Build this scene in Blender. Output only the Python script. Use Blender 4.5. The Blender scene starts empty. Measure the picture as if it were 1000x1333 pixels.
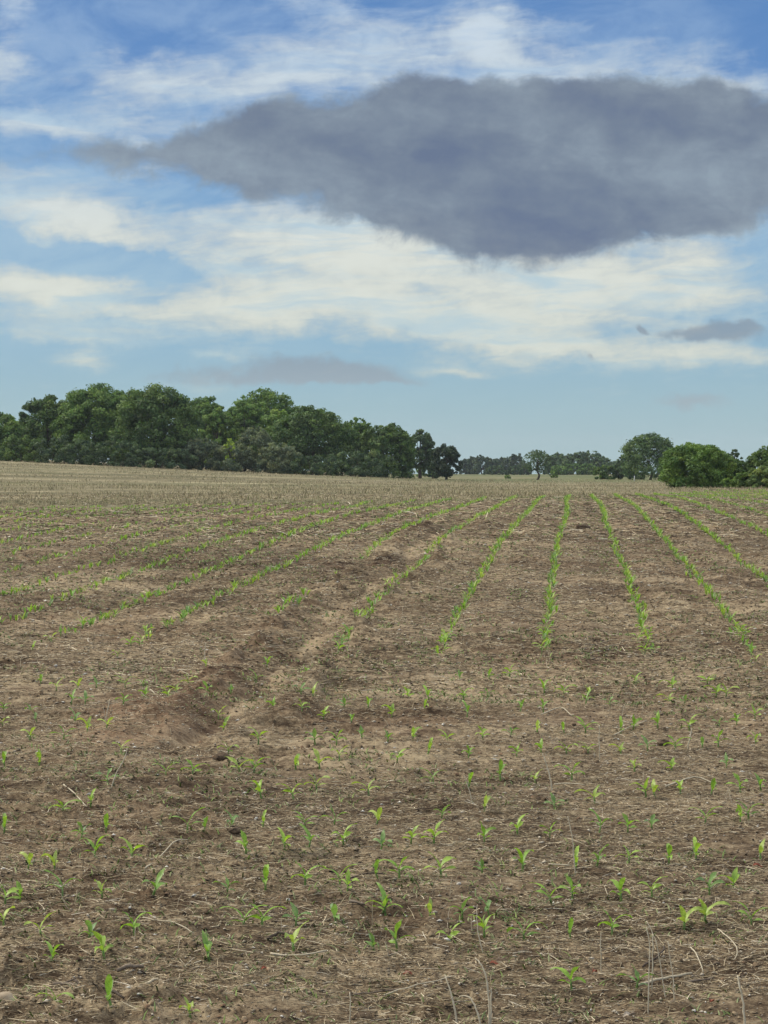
import bpy, math, random
import numpy as np
from mathutils import Vector, Matrix

# ------------------------------------------------------------------ camera, world, sun
scene = bpy.context.scene
C = scene.collection
FPX = 2966.0            # focal length in photo pixels (photo 1000 x 1333)
HZ = 612.0              # photo row of the true horizon
CAMZ = 1.73
PITCH = math.atan((HZ - 666.5) / FPX)

cam_d = bpy.data.cameras.new("camera")
cam = bpy.data.objects.new("camera", cam_d)
C.objects.link(cam)
cam_d.sensor_fit = 'VERTICAL'
cam_d.sensor_height = 24.0
cam_d.lens = 24.0 * FPX / 1333.0
cam_d.clip_start = 0.1
cam_d.clip_end = 8000
cam.location = (0, 0, CAMZ)
cam.rotation_euler = (math.radians(90) + PITCH, 0, 0)
scene.camera = cam

scene.view_settings.view_transform = 'Standard'
scene.view_settings.look = 'None'
scene.view_settings.exposure = 0.0
scene.view_settings.gamma = 1.0

SUN_EL = math.radians(44)
SUN_AZ = math.radians(-66)       # clockwise from +Y (view direction): ahead and to the left, high behind thin cloud
sd = bpy.data.lights.new("sun", 'SUN')
sd.energy = 2.9
sd.angle = math.radians(10)
sd.color = (1.0, 0.92, 0.78)
sun = bpy.data.objects.new("sun", sd)
C.objects.link(sun)
sv = Vector((math.sin(SUN_AZ) * math.cos(SUN_EL), math.cos(SUN_AZ) * math.cos(SUN_EL), math.sin(SUN_EL)))
sun.rotation_euler = sv.to_track_quat('Z', 'Y').to_euler()


def srgb(r, g, b):
    def f(c):
        c /= 255.0
        return c / 12.92 if c <= 0.04045 else ((c + 0.055) / 1.055) ** 2.4
    return (f(r), f(g), f(b), 1.0)


class NT:
    """small helper for building node maths"""
    def __init__(s, tree):
        s.t = tree

    def n(s, typ, **kw):
        nd = s.t.nodes.new(typ)
        for k, v in kw.items():
            setattr(nd, k, v)
        return nd

    def put(s, sock, v):
        if isinstance(v, bpy.types.NodeSocket):
            s.t.links.new(v, sock)
        elif isinstance(v, (tuple, list)):
            try:
                sock.default_value = v
            except Exception:
                sock.default_value = tuple(v)[:3]
        else:
            sock.default_value = v

    def m(s, op, a, b=None, c=None, clamp=False):
        nd = s.n('ShaderNodeMath', operation=op, use_clamp=clamp)
        s.put(nd.inputs[0], a)
        if b is not None:
            s.put(nd.inputs[1], b)
        if c is not None:
            s.put(nd.inputs[2], c)
        return nd.outputs[0]

    def add(s, a, b): return s.m('ADD', a, b)
    def sub(s, a, b): return s.m('SUBTRACT', a, b)
    def mul(s, a, b): return s.m('MULTIPLY', a, b)
    def div(s, a, b): return s.m('DIVIDE', a, b)
    def mx(s, a, b): return s.m('MAXIMUM', a, b)
    def mn(s, a, b): return s.m('MINIMUM', a, b)
    def mad(s, a, b, c): return s.m('MULTIPLY_ADD', a, b, c)

    def ss(s, v, lo, hi, a=0.0, b=1.0):
        nd = s.n('ShaderNodeMapRange', interpolation_type='SMOOTHSTEP')
        s.put(nd.inputs['Value'], v)
        nd.inputs['From Min'].default_value = lo
        nd.inputs['From Max'].default_value = hi
        nd.inputs['To Min'].default_value = a
        nd.inputs['To Max'].default_value = b
        return nd.outputs[0]

    def vec(s, x, y, z=0.0):
        nd = s.n('ShaderNodeCombineXYZ')
        s.put(nd.inputs[0], x); s.put(nd.inputs[1], y); s.put(nd.inputs[2], z)
        return nd.outputs[0]

    def noise(s, v, scale, detail=4, rough=0.55, dist=0.0, lac=2.0):
        nd = s.n('ShaderNodeTexNoise')
        s.put(nd.inputs['Vector'], v)
        nd.inputs['Scale'].default_value = scale
        nd.inputs['Detail'].default_value = detail
        nd.inputs['Roughness'].default_value = rough
        nd.inputs['Distortion'].default_value = dist
        nd.inputs['Lacunarity'].default_value = lac
        return nd.outputs[0]

    def mix(s, f, a, b, mode='MIX'):
        nd = s.n('ShaderNodeMix', data_type='RGBA', blend_type=mode)
        s.put(nd.inputs[0], f); s.put(nd.inputs[6], a); s.put(nd.inputs[7], b)
        return nd.outputs[2]

    def ramp(s, f, stops, interp='LINEAR'):
        nd = s.n('ShaderNodeValToRGB')
        cr = nd.color_ramp
        cr.interpolation = interp
        while len(cr.elements) < len(stops):
            cr.elements.new(0.5)
        for e, (p, c) in zip(cr.elements, stops):
            e.position = p
            e.color = c
        s.put(nd.inputs[0], f)
        return nd.outputs[0]

    def curve(s, f, pts):
        nd = s.n('ShaderNodeFloatCurve')
        cv = nd.mapping.curves[0]
        cv.points[0].location = pts[0]
        cv.points[-1].location = pts[-1]
        for p in pts[1:-1]:
            cv.points.new(*p)
        for p in cv.points:
            p.handle_type = 'AUTO'
        nd.mapping.update()
        s.put(nd.inputs['Value'], f)
        return nd.outputs[0]


world = bpy.data.worlds.new("World")
scene.world = world
world.use_nodes = True
wt = world.node_tree
for nd in list(wt.nodes):
    wt.nodes.remove(nd)
W = NT(wt)
WSTR = 0.1


def build_world():
    sky = W.n('ShaderNodeTexSky', sky_type='NISHITA')
    sky.sun_disc = False
    sky.sun_elevation = SUN_EL
    sky.sun_rotation = SUN_AZ
    sky.air_density = 1.0
    sky.dust_density = 1.0
    sky.ozone_density = 2.0
    tc = W.n('ShaderNodeTexCoord')
    sp = W.n('ShaderNodeSeparateXYZ')
    wt.links.new(tc.outputs['Generated'], sp.inputs[0])
    dx, dy, dz = sp.outputs
    az = W.m('ARCTAN2', dx, dy)
    el = W.m('ARCSINE', W.mn(W.mx(dz, -1.0), 1.0))
    # sky-plane coordinates: u to the right, v downwards, both in thousands of photo px at this focal length
    u = W.mad(az, FPX / 1000.0, 0.5)
    v = W.sub(0.612, W.mul(el, FPX / 1000.0))
    K = 1.0 / WSTR

    def col(r, g, b, k=1.0):
        c = srgb(r, g, b)
        return (c[0] * K * k, c[1] * K * k, c[2] * K * k, 1)
    # clear sky: the physical sky pulled towards the blues seen low over the field
    stops = [(0.0, (78, 128, 190)), (0.10, (88, 136, 196)), (0.24, (112, 158, 205)), (0.36, (128, 172, 208)), (0.45, (136, 180, 208)),
             (0.53, (152, 190, 204)), (0.60, (164, 198, 203)), (0.70, (168, 198, 202))]
    g = W.ramp(W.mn(W.mx(v, 0.0), 1.0), [(p, col(*c)) for p, c in stops])
    base = W.mix(0.86, sky.outputs[0], g)
    # warp
    P = W.vec(u, v, 0.0)
    PS = W.vec(u, W.mul(v, 2.6), 0.3)
    w1 = W.noise(PS, 3.2, 4, 0.55)
    w2 = W.noise(W.vec(W.add(u, 7.3), W.mul(v, 2.6), 1.7), 3.2, 4, 0.55)
    w3 = W.noise(P, 16.0, 6, 0.6)
    w4 = W.noise(W.vec(W.add(u, 3.1), v, 4.0), 16.0, 6, 0.6)
    uu = W.mad(W.sub(w1, 0.5), 0.13, u)
    vv = W.mad(W.sub(w2, 0.5), 0.06, v)
    uf = W.mad(W.sub(w3, 0.5), 0.07, uu)
    vf = W.mad(W.sub(w4, 0.5), 0.045, vv)

    def blob(U, V, cx, cy, rx, ry, rot=0.0, amp=1.0):
        cx /= 1000.0; cy /= 1000.0; rx /= 1000.0; ry /= 1000.0
        c, s_ = math.cos(math.radians(rot)), math.sin(math.radians(rot))
        x = W.sub(U, cx); y = W.sub(V, cy)
        a = W.mad(x, c / rx, W.mul(y, s_ / rx))
        b = W.mad(y, c / ry, W.mul(x, -s_ / ry))
        q = W.mad(a, a, W.mul(b, b))
        e = W.m('POWER', 0.5, W.mul(q, 1.0))
        return W.mul(e, amp)

    def total(lst, U, V):
        o = None
        for t in lst:
            q = blob(U, V, *t)
            o = q if o is None else W.add(o, q)
        return o
    # high bright cloud sheets and streaks
    bright = [(640, 52, 42, 30, 20, 1.7), (300, 110, 110, 45, -15, .75), (180, 108, 55, 28, 8, .75), (520, 95, 210, 42, -4, .7), (845, 120, 170, 34, 4, .85),
              (410, 25, 90, 22, 25, .65), (20, 15, 26, 26, 50, .95), (8, 92, 26, 22, 0, 1.1), (50, 165, 110, 20, 10, .95), (210, 200, 90, 30, 0, .35),
              (60, 238, 130, 14, 8, .5), (75, 285, 130, 22, 14, 1.25), (250, 290, 120, 20, 0, .35), (60, 375, 110, 26, 8, 1.2), (85, 430, 95, 11, 6, .7),
              (330, 400, 120, 24, 2, .8), (430, 320, 150, 42, 5, .95), (560, 300, 150, 30, 0, .5), (640, 365, 260, 36, 3, .75), (500, 408, 240, 28, 6, .75),
              (850, 350, 150, 45, -12, .75), (660, 430, 170, 22, 10, .7), (770, 462, 90, 15, 6, .65), (955, 465, 90, 17, 3, .85), (960, 120, 60, 18, 0, .5),
              (95, 466, 42, 10, 3, .75), (598, 482, 40, 8, 4, .8), (285, 462, 40, 6, 0, .4), (470, 472, 60, 10, 0, .35), (960, 290, 60, 22, -20, .4),
              (150, 405, 130, 28, 6, .35), (900, 395, 120, 25, 0, .4)]
    holes = [(120, 336, 130, 14, 10, -.95), (215, 383, 60, 8, 0, -.5), (240, 268, 70, 14, 8, -.35), (560, 338, 60, 7, 8, -.3), (560, 390, 45, 9, 5, -.5),
             (650, 415, 60, 9, 6, -.35), (850, 250, 30, 20, 0, -.2), (975, 335, 40, 26, -20, -.5), (60, 210, 50, 12, 0, -.5), (130, 195, 60, 14, 0, -.4),
             (220, 55, 70, 30, 40, -.5), (860, 20, 160, 26, 6, -.5), (300, 100, 16, 22, 60, -.35), (150, 40, 90, 30, 0, -.4), (800, 465, 50, 14, 0, -.35)]
    dens = total(bright + holes, uf, vf)
    wis = W.noise(W.vec(W.mad(v, 0.5, uu), W.mul(vv, 3.8), 2.0), 7.0, 8, 0.62, 0.25)
    wis2 = W.noise(W.vec(u, W.mul(v, 1.5), 6.0), 22.0, 7, 0.6, 0.6)
    dens = W.add(dens, W.mul(W.sub(wis, 0.5), 1.25))
    wis3 = W.noise(W.vec(W.mad(v, -0.35, uu), W.mul(vv, 6.5), 8.0), 5.0, 9, 0.66, 0.5)
    dens = W.add(dens, W.mul(W.sub(wis3, 0.5), 0.8))
    dens = W.add(dens, W.mul(W.sub(wis2, 0.5), 0.95))
    fib = W.noise(W.vec(W.mad(v, -1.2, u), W.mad(u, 0.8, W.mul(v, 5.0)), 30.0), 9.0, 9, 0.68, 0.6)
    dens = W.add(dens, W.mul(W.sub(fib, 0.5), 1.15))
    aB = W.mul(W.ss(dens, 0.05, 1.30), 0.93)
    # fades away right above the horizon
    aB = W.mul(aB, W.ss(v, 0.575, 0.49))
    aB = W.mul(aB, W.ss(v, -0.7, -0.1, 0.6, 1.0))
    cB = W.ramp(W.mn(W.mx(v, 0.0), 1.0), [(0.0, col(206, 220, 232)), (0.2, col(210, 222, 228)), (0.33, col(226, 229, 219)), (0.47, col(222, 226, 214)), (0.6, col(205, 216, 210))])
    core = W.ss(W.add(dens, W.mul(W.sub(wis2, 0.5), 0.5)), 0.7, 1.7, 0.90, 1.0)
    cBv = W.mix(1.0, cB, core, 'MULTIPLY')
    vs = W.noise(W.vec(W.mad(v, 0.8, uu), W.mul(vv, 2.2), 15.0), 4.5, 9, 0.62, 0.4)
    aV = W.mul(W.ss(vs, 0.36, 0.66), W.ss(v, 0.50, 0.36, 0.10, 0.52))
    topr = W.mul(W.ss(u, 0.72, 1.0), W.ss(v, 0.09, 0.0))
    aV = W.mul(aV, W.sub(1.0, W.mul(topr, 0.8)))
    veil = W.ramp(W.mn(W.mx(v, 0.0), 1.0), [(0.0, col(166, 192, 222)), (0.25, col(176, 204, 222)), (0.5, col(182, 207, 214))])
    base = W.mix(aV, base, veil)
    sk = W.noise(W.vec(W.mad(v, -0.6, uu), W.mul(vv, 7.0), 21.0), 4.0, 8, 0.62, 0.3)
    cBv = W.mix(W.mul(W.ss(sk, 0.45, 0.68), 0.8), cBv, veil)
    c1 = W.mix(aB, base, cBv)
    # small mauve-grey clouds low down
    small = [(425, 474, 90, 15, 4, 1.15), (500, 494, 45, 8, 5, .8), (290, 486, 110, 10, 0, .75), (935, 438, 60, 13, 1, 1.35), (838, 432, 7, 5, 0, 1.2), (985, 426, 24, 8, 0, .8),
             (885, 528, 52, 10, 3, .85), (765, 465, 11, 6, 0, .8), (405, 270, 14, 8, 0, .6), (380, 275, 8, 6, 0, .5)]
    ds = total(small, uf, vf)
    ds = W.add(ds, W.mul(W.sub(w3, 0.5), 0.7))
    aS = W.mul(W.ss(ds, 0.30, 1.0), 0.74)
    cS = W.mix(W.ss(v, 0.44, 0.53), col(136, 149, 163), col(160, 170, 178))
    c2 = W.mix(aS, c1, cS)
    # the big dark cloud: top and bottom outline as curves along u
    us = W.mad(W.sub(w3, 0.5), 0.03, u)
    ucl = W.mn(W.mx(W.div(W.add(us, 0.1), 1.5), 0.0), 1.0)   # u -0.1..1.4

    def q(x, y): return ((x / 1000.0 + 0.1) / 1.5, y / 500.0)
    top = W.curve(ucl, [(0.0, .47), q(20, 222), q(85, 198), q(150, 192), q(215, 188), q(235, 172), q(300, 160), q(360, 142), q(440, 136), q(485, 128), q(560, 120), q(610, 120), q(680, 122), q(760, 116), q(850, 116), q(915, 110), q(945, 130), q(1000, 146), q(1150, 150), (1.0, .5)])
    bot = W.curve(ucl, [(0.0, .46), q(20, 218), q(85, 212), q(150, 224), q(250, 236), q(350, 258), q(420, 272), q(480, 290), q(540, 318), q(600, 332), q(680, 335), q(760, 326), q(850, 305), q(930, 292), q(1000, 284), q(1150, 262), (1.0, .5)])
    puff = W.noise(W.vec(u, W.mul(v, 1.15), 9.0), 14.0, 10, 0.64, 0.3)
    vv2 = W.mul(W.mad(W.sub(w2, 0.5), 0.008, v), 2.0)
    dt = W.sub(vv2, top)       # >0 below the top edge
    db = W.sub(bot, vv2)
    din = W.mn(dt, W.mul(db, 0.75))
    din = W.add(din, W.add(W.mul(W.sub(puff, 0.5), 0.13), W.mul(W.sub(W.noise(W.vec(u, W.mul(v, 1.6), 77.0), 7.0, 3, 0.5, 0.0), 0.5), W.ss(u, 0.1, 0.4, 0.03, 0.13))))
    din = W.sub(din, W.ss(u, 0.42, 0.14, 0.0, 0.012))
    aD = W.ss(din, -0.032, 0.012)
    aD = W.mul(aD, W.ss(u, 0.02, 0.15, 0.25, 1.0))
    v0 = W.noise(W.vec(W.mad(v, -0.9, u), W.mul(v, 2.4), 44.0), 2.6, 3, 0.5, 0.0)
    v1 = W.noise(W.vec(W.mad(v, -0.8, u), W.mul(v, 2.6), 12.0), 6.0, 7, 0.55, 0.15)
    tone = W.mad(W.add(W.sub(v1, 0.5), W.mul(W.sub(v0, 0.5), 1.1)), 1.0, W.add(W.mad(W.sub(puff, 0.5), 0.8, 0.54), W.mul(W.ss(din, 0.0, 0.16), -0.17)))
    tone = W.add(tone, W.mul(W.sub(wis2, 0.5), 0.3))
    cD = W.ramp(tone, [(0.15, col(100, 115, 142)), (0.38, col(114, 128, 148)), (0.52, col(124, 138, 155)), (0.80, col(144, 159, 173))])
    c3 = W.mix(W.mul(aD, 0.97), c2, cD)
    # brighter overcast high overhead (outside the picture): it is what lights the field
    hi = W.ss(el, 0.33, 0.8)
    ncl = W.noise(tc.outputs['Generated'], 3.0, 5, 0.55)
    over = W.mix(W.ss(ncl, 0.4, 0.62, 0.45, 1.0), sky.outputs[0], col(240, 238, 232, 1.9))
    c4 = W.mix(hi, c3, over)
    c5 = W.mix(W.ss(el, 0.0, -0.06), c4, col(150, 140, 115))
    bg = W.n('ShaderNodeBackground')
    bg.inputs['Strength'].default_value = WSTR
    wt.links.new(c5, bg.inputs['Color'])
    out = W.n('ShaderNodeOutputWorld')
    wt.links.new(bg.outputs[0], out.inputs['Surface'])


build_world()
world.cycles.sampling_method = 'MANUAL'
world.cycles.sample_map_resolution = 512

# ------------------------------------------------------------------ numpy noise and terrain
def _h(ix, iy, seed):
    h = (ix.astype(np.int64) * 374761393 + iy.astype(np.int64) * 668265263 + seed * 974634777) & 0xFFFFFFFF
    h = ((h ^ (h >> 13)) * 1274126177) & 0xFFFFFFFF
    h = ((h ^ (h >> 16)) * 2246822519) & 0xFFFFFFFF
    return ((h ^ (h >> 15)) & 0xFFFFFF).astype(np.float32) / 16777215.0


def vn(x, y, seed=0):
    ix = np.floor(x); iy = np.floor(y)
    fx = (x - ix).astype(np.float32); fy = (y - iy).astype(np.float32)
    fx = fx * fx * (3 - 2 * fx); fy = fy * fy * (3 - 2 * fy)
    a = _h(ix, iy, seed); b = _h(ix + 1, iy, seed); c = _h(ix, iy + 1, seed); d = _h(ix + 1, iy + 1, seed)
    return a + (b - a) * fx + (c - a) * fy + (a - b - c + d) * fx * fy


def fbm(x, y, seed=0, octs=4, g=0.5):
    s = 0; a = 1.0; t = 0
    for i in range(octs):
        s = s + a * vn(x * (2.03 ** i) + 13.7 * i, y * (2.03 ** i) - 7.1 * i, seed + i)
        t += a; a *= g
    return s / t


def sstep(x, a, b):
    t = np.clip((x - a) / (b - a), 0, 1)
    return t * t * (3 - 2 * t)


RA = math.atan(255.0 / FPX)            # corn rows run a little to the right of the view direction
cR, sR = math.cos(RA), math.sin(RA)
PY = [-100, 0, 12, 24, 34, 41, 50, 61, 80, 100, 130, 150, 200, 250, 300, 400, 600, 900, 1500, 4000]
PZ = [0, 0, .287, .574, .81, .90, .94, .95, .86, .76, .62, .53, .47, .37, .31, .31, .50, .21, -4, -30]


def base_z(X, Y):
    z = np.interp(Y, PY, PZ)
    r = X * -1.0 + 12.0
    r = np.where(r > 0, r, 0.0)
    r = np.minimum(r, 140.0)
    z = z + 0.045 * (np.sqrt(r * r + 9) - 3) * sstep(Y, 62, 300) * (1 - sstep(Y, 420, 900) * 0.6)
    # a touch of swell
    z = z + 0.06 * (vn(X / 17.0, Y / 23.0, 5) - 0.5) * sstep(Y, 8, 30) + 0.03 * (vn(X / 3.7, Y / 5.0, 6) - 0.5)
    return z


def uv_of(X, Y):
    return X * cR - Y * sR, X * sR + Y * cR


BX = [-60, -20, -10, 0, 4, 10, 16, 30, 80]
BY = [38, 40, 43, 52, 63, 82, 106, 122, 130]


def tilled_mask(X, Y):
    yb = np.interp(X, BX, BY)
    n = (vn(X / 2.0, Y / 5.0, 31) - 0.5) * 0.12 * yb
    return 1 - sstep(Y + n, yb * 0.94, yb * 1.06)


def gully(X, Y):
    u, v = uv_of(X, Y)
    uc = -2.12 + 0.13 * np.sin(v * 0.55) + 0.25 * (vn(v / 1.7, v * 0 + 3, 41) - .5) + sstep(v, 20, 45) * 0.1
    w = 0.07 + 0.09 * vn(v / 1.1, v * 0 + 9, 42)
    on = sstep(v, 11.4, 12.4) * (1 - sstep(v, 36, 42))
    d = (u - uc)
    return d, w, on


def relief(X, Y):
    """clods, tilth and wheel marks: returns z offset, and masks"""
    u, v = uv_of(X, Y)
    T = tilled_mask(X, Y)
    step = 0.0030 * Y
    wx = X + 0.05 * (vn(X * 7, Y * 7, 60) - .5); wy = Y + 0.05 * (vn(X * 7, Y * 7, 61) - .5)
    big = vn(X / 0.9, Y / 0.7, 11) + 0.5 * vn(X / 0.45, Y / 0.33, 12)
    rough = 0.45 + 0.75 * sstep(fbm(X / 1.3, Y / 1.7, 13, 3), 0.42, 0.62)
    rough = rough * (1 - 0.3 * sstep(Y, 5, 13) * (1 - sstep(Y, 13, 17)))
    z = 0.030 * (big - 0.75)
    for lam, amp, sd_ in ((0.30, .030, 21), (0.15, .026, 22), (0.075, .021, 23), (0.040, .0145, 24), (0.021, .0085, 25)):
        f = 1 - sstep(step / lam, 0.35, 1.1)
        if np.max(f) <= 0:
            continue
        n = vn(wx / lam * 0.55, wy / lam, sd_)
        n2 = 1 - np.abs(2 * n - 1)
        cl = np.where(n > .5, (n - .5) * 1.6, 0) + 0.35 * n2
        z = z + amp * rough * f * (cl - 0.35) * 1.35
    # torn, ridged tilth
    ax = X + .09 * (vn(X / .11, Y / .11, 62) - .5) + .04 * (vn(X / .045, Y / .045, 63) - .5)
    ay = Y + .09 * (vn(X / .11, Y / .11, 64) - .5) + .04 * (vn(X / .045, Y / .045, 65) - .5)
    for lam, amp, sd_ in ((.16, .030, 66), (.07, .018, 67), (.032, .009, 68)):
        f = 1 - sstep(step / lam, 0.35, 1.1)
        rd = 1 - np.abs(2 * vn(ax / lam * .6, ay / lam, sd_) - 1)
        z = z + amp * f * rough * (rd ** 3 - .25)
    # cross-wise scratches left by the harrow
    z = z + 0.020 * (vn(X / 0.26, Y / 0.065, 27) - .5) * (1 - sstep(step / .055, 0.4, 1.2))
    # low ridges between rows
    rp = (u + 0.310) / 0.745
    rowc = np.abs(rp - np.round(rp)) * 2
    inrow = sstep(v, 14, 17)
    z = z + inrow * 0.035 * (rowc - 0.5) * T
    d, w, on = gully(X, Y)
    cut = np.exp(-(d / w) ** 2)
    z = z - on * (0.055 * cut)
    bank = np.exp(-((np.abs(d + 0.0) - w - 0.22) / 0.17) ** 2)
    bn = fbm(X / .22, Y / .22, 45, 3)
    z = z + on * bank * (0.012 + 0.16 * np.clip(bn - .42, 0, 1) * 1.6)
    # mound of reddish soil at the near end of the wash
    mu = np.exp(-(((u + 2.48) / 0.34) ** 2 + ((v - 12.6) / 1.1) ** 2))
    z = z + 0.05 * mu * (0.5 + 1.0 * fbm(X / .3, Y / .3, 49, 3))
    # ruts on the field beyond get shallow
    z = z * (0.35 + 0.65 * T)
    sand = on * np.exp(-(d / (w * 0.6)) ** 2) * sstep(vn(v / 0.9, v * 0 + 1, 47) + .5 * (vn(X / .06, Y / .12, 48) - .5), 0.46, 0.58)
    z = z * (1 - 0.5 * sand)
    return z, T, rough, sand, mu


def height(X, Y):
    X = np.asarray(X, dtype=np.float64); Y = np.asarray(Y, dtype=np.float64)
    return base_z(X, Y) + relief(X, Y)[0]


_ys = np.exp(np.linspace(math.log(4.5), math.log(1800), 6000))


def ground_at(px, py):
    """world X, Y of the ground point that projects to photo pixel (px, py)"""
    k = (px - 500.0) / FPX
    scr = HZ + FPX * (CAMZ - base_z(k * _ys, _ys)) / _ys
    i = int(np.argmax(scr <= py))
    if scr[i] > py:
        i = len(_ys) - 1
    return float(k * _ys[i]), float(_ys[i])


def at(px, D):
    return (px - 500.0) / FPX * D


def ztop(py, D):
    return CAMZ + (HZ - py) / FPX * D


# ------------------------------------------------------------------ mesh helpers
def new_mesh(name, V, F, mat, col=None, smooth=False, parent=None, fcol=None, link=True):
    """V (n,3) array; F (m,k) array of equal-size faces, or list of arrays"""
    if not isinstance(F, list):
        F = [F]
    me = bpy.data.meshes.new(name)
    V = np.asarray(V, dtype=np.float32)
    me.vertices.add(len(V))
    me.vertices.foreach_set('co', V.ravel())
    loops = np.concatenate([f.ravel() for f in F]).astype(np.int32)
    sizes = np.concatenate([np.full(len(f), f.shape[1], dtype=np.int32) for f in F])
    starts = np.concatenate([[0], np.cumsum(sizes)[:-1]]).astype(np.int32)
    me.loops.add(len(loops))
    me.loops.foreach_set('vertex_index', loops)
    me.polygons.add(len(sizes))
    me.polygons.foreach_set('loop_start', starts)
    me.polygons.foreach_set('loop_total', sizes)
    if smooth:
        me.polygons.foreach_set('use_smooth', np.ones(len(sizes), dtype=bool))
    me.update(calc_edges=True)
    if col is not None:
        a = me.color_attributes.new('Col', 'FLOAT_COLOR', 'POINT')
        c = np.ones((len(V), 4), dtype=np.float32)
        c[:, :col.shape[1]] = col
        a.data.foreach_set('color', c.ravel())
    me.materials.append(mat)
    if not link:
        return me
    o = bpy.data.objects.new(name, me)
    C.objects.link(o)
    if parent is not None:
        o.parent = parent
    return o


def tag(o, label=None, cat=None, group=None, kind=None):
    if label: o['label'] = label
    if cat: o['category'] = cat
    if group: o['group'] = group
    if kind: o['kind'] = kind
    return o


def empty(name, loc, rz=0.0):
    o = bpy.data.objects.new(name, None)
    o.empty_display_size = 0.05
    o.location = loc
    o.rotation_euler = (0, 0, rz)
    C.objects.link(o)
    return o


def tubes(chains, sides=5):
    """chains: list of (points (n,3), radii (n)) -> V, F (quads + end caps left open but tapered)"""
    Vs, Fs, b = [], [], 0
    for P, R in chains:
        P = np.asarray(P, float); R = np.asarray(R, float)
        n = len(P)
        T = np.gradient(P, axis=0)
        T /= np.linalg.norm(T, axis=1)[:, None] + 1e-9
        ref = np.array([0.31, 0.87, 0.13]) if abs(T[0][2]) > 0.7 else np.array([0, 0, 1.0])
        A = np.cross(T, ref); A /= np.linalg.norm(A, axis=1)[:, None] + 1e-9
        B = np.cross(T, A)
        th = np.arange(sides) / sides * 2 * math.pi
        ring = (P[:, None, :] + R[:, None, None] * (A[:, None, :] * np.cos(th)[None, :, None] + B[:, None, :] * np.sin(th)[None, :, None])).reshape(-1, 3)
        Vs.append(ring)
        Vs.append(P[:1]); Vs.append(P[-1:])
        i = np.arange(n - 1)[:, None] * sides; j = np.arange(sides)[None, :]; k = (j + 1) % sides
        q = np.stack([i + j, i + k, i + sides + k, i + sides + j], -1).reshape(-1, 4) + b
        c0 = b + n * sides; c1 = c0 + 1
        jj = np.arange(sides); kk = (jj + 1) % sides
        e0 = np.stack([np.full(sides, c0), b + kk, b + jj, np.full(sides, c0)], -1)
        e1 = np.stack([b + (n - 1) * sides + jj, b + (n - 1) * sides + kk, np.full(sides, c1)], -1)
        Fs.append(q)
        Fs.append(('t', e0[:, :3])); Fs.append(('t', e1))
        b += n * sides + 2
    quads = [f for f in Fs if not isinstance(f, tuple)]
    tris = [f[1] for f in Fs if isinstance(f, tuple)]
    return np.concatenate(Vs), [np.concatenate(quads), np.concatenate(tris)]


# ------------------------------------------------------------------ materials
def mat(name):
    m = bpy.data.materials.new(name)
    m.use_nodes = True
    t = m.node_tree
    for nd in list(t.nodes):
        t.nodes.remove(nd)
    return m, NT(t)


def finish(N, shader):
    o = N.n('ShaderNodeOutputMaterial')
    N.t.links.new(shader, o.inputs['Surface'])


def principled(N, colr, rough=0.9, spec=0.25, normal=None):
    p = N.n('ShaderNodeBsdfPrincipled')
    N.put(p.inputs['Base Color'], colr)
    N.put(p.inputs['Roughness'], rough)
    p.inputs['Specular IOR Level'].default_value = spec
    if normal is not None:
        N.t.links.new(normal, p.inputs['Normal'])
    return p.outputs[0]


def leaf_material(name, trans=0.3, rough=0.55, spec=0.3, tint=None, nscale=8.0):
    m, N = mat(name)
    at_ = N.n('ShaderNodeAttribute', attribute_name='Col')
    gm = N.n('ShaderNodeNewGeometry')
    nz = N.noise(gm.outputs['Position'], nscale, 2)
    k = N.ss(nz, 0.3, 0.7, 0.78, 1.22)
    c = N.mix(1.0, at_.outputs['Color'], k, 'MULTIPLY')
    p = principled(N, c, rough, spec)
    tr = N.n('ShaderNodeBsdfTranslucent')
    tc_ = N.mix(1.0, c, (1.15, 1.25, 0.55, 1), 'MULTIPLY')
    N.put(tr.inputs['Color'], tc_)
    mx = N.n('ShaderNodeMixShader')
    mx.inputs[0].default_value = trans
    N.t.links.new(p, mx.inputs[1]); N.t.links.new(tr.outputs[0], mx.inputs[2])
    finish(N, mx.outputs[0])
    return m


M_leaf = leaf_material('tree_foliage', 0.22, 0.6, 0.25, nscale=0.7)
M_corn = leaf_material('corn_leaf', 0.35, 0.45, 0.35, nscale=60.0)
M_weed = leaf_material('weed_leaf', 0.3, 0.6, 0.25, nscale=20.0)


def attr_material(name, rough=0.85, spec=0.2, nscale=90.0, amt=0.3, bump=0.0):
    m, N = mat(name)
    a = N.n('ShaderNodeAttribute', attribute_name='Col')
    gm = N.n('ShaderNodeNewGeometry')
    nz = N.noise(gm.outputs['Position'], nscale, 4)
    c = N.mix(1.0, a.outputs['Color'], N.ss(nz, 0.25, 0.75, 1 - amt, 1 + amt), 'MULTIPLY')
    nrm = None
    if bump:
        b = N.n('ShaderNodeBump'); b.inputs['Strength'].default_value = bump; b.inputs['Distance'].default_value = 0.003
        N.t.links.new(nz, b.inputs['Height']); nrm = b.outputs[0]
    finish(N, principled(N, c, rough, spec, nrm))
    return m


M_straw = attr_material('dry_straw')
M_crumb = attr_material('soil_crumb', 0.95, 0.1, 120, .35, .5)
M_bark = attr_material('bark', 0.9, 0.15, 6.0, 0.35)


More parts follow.
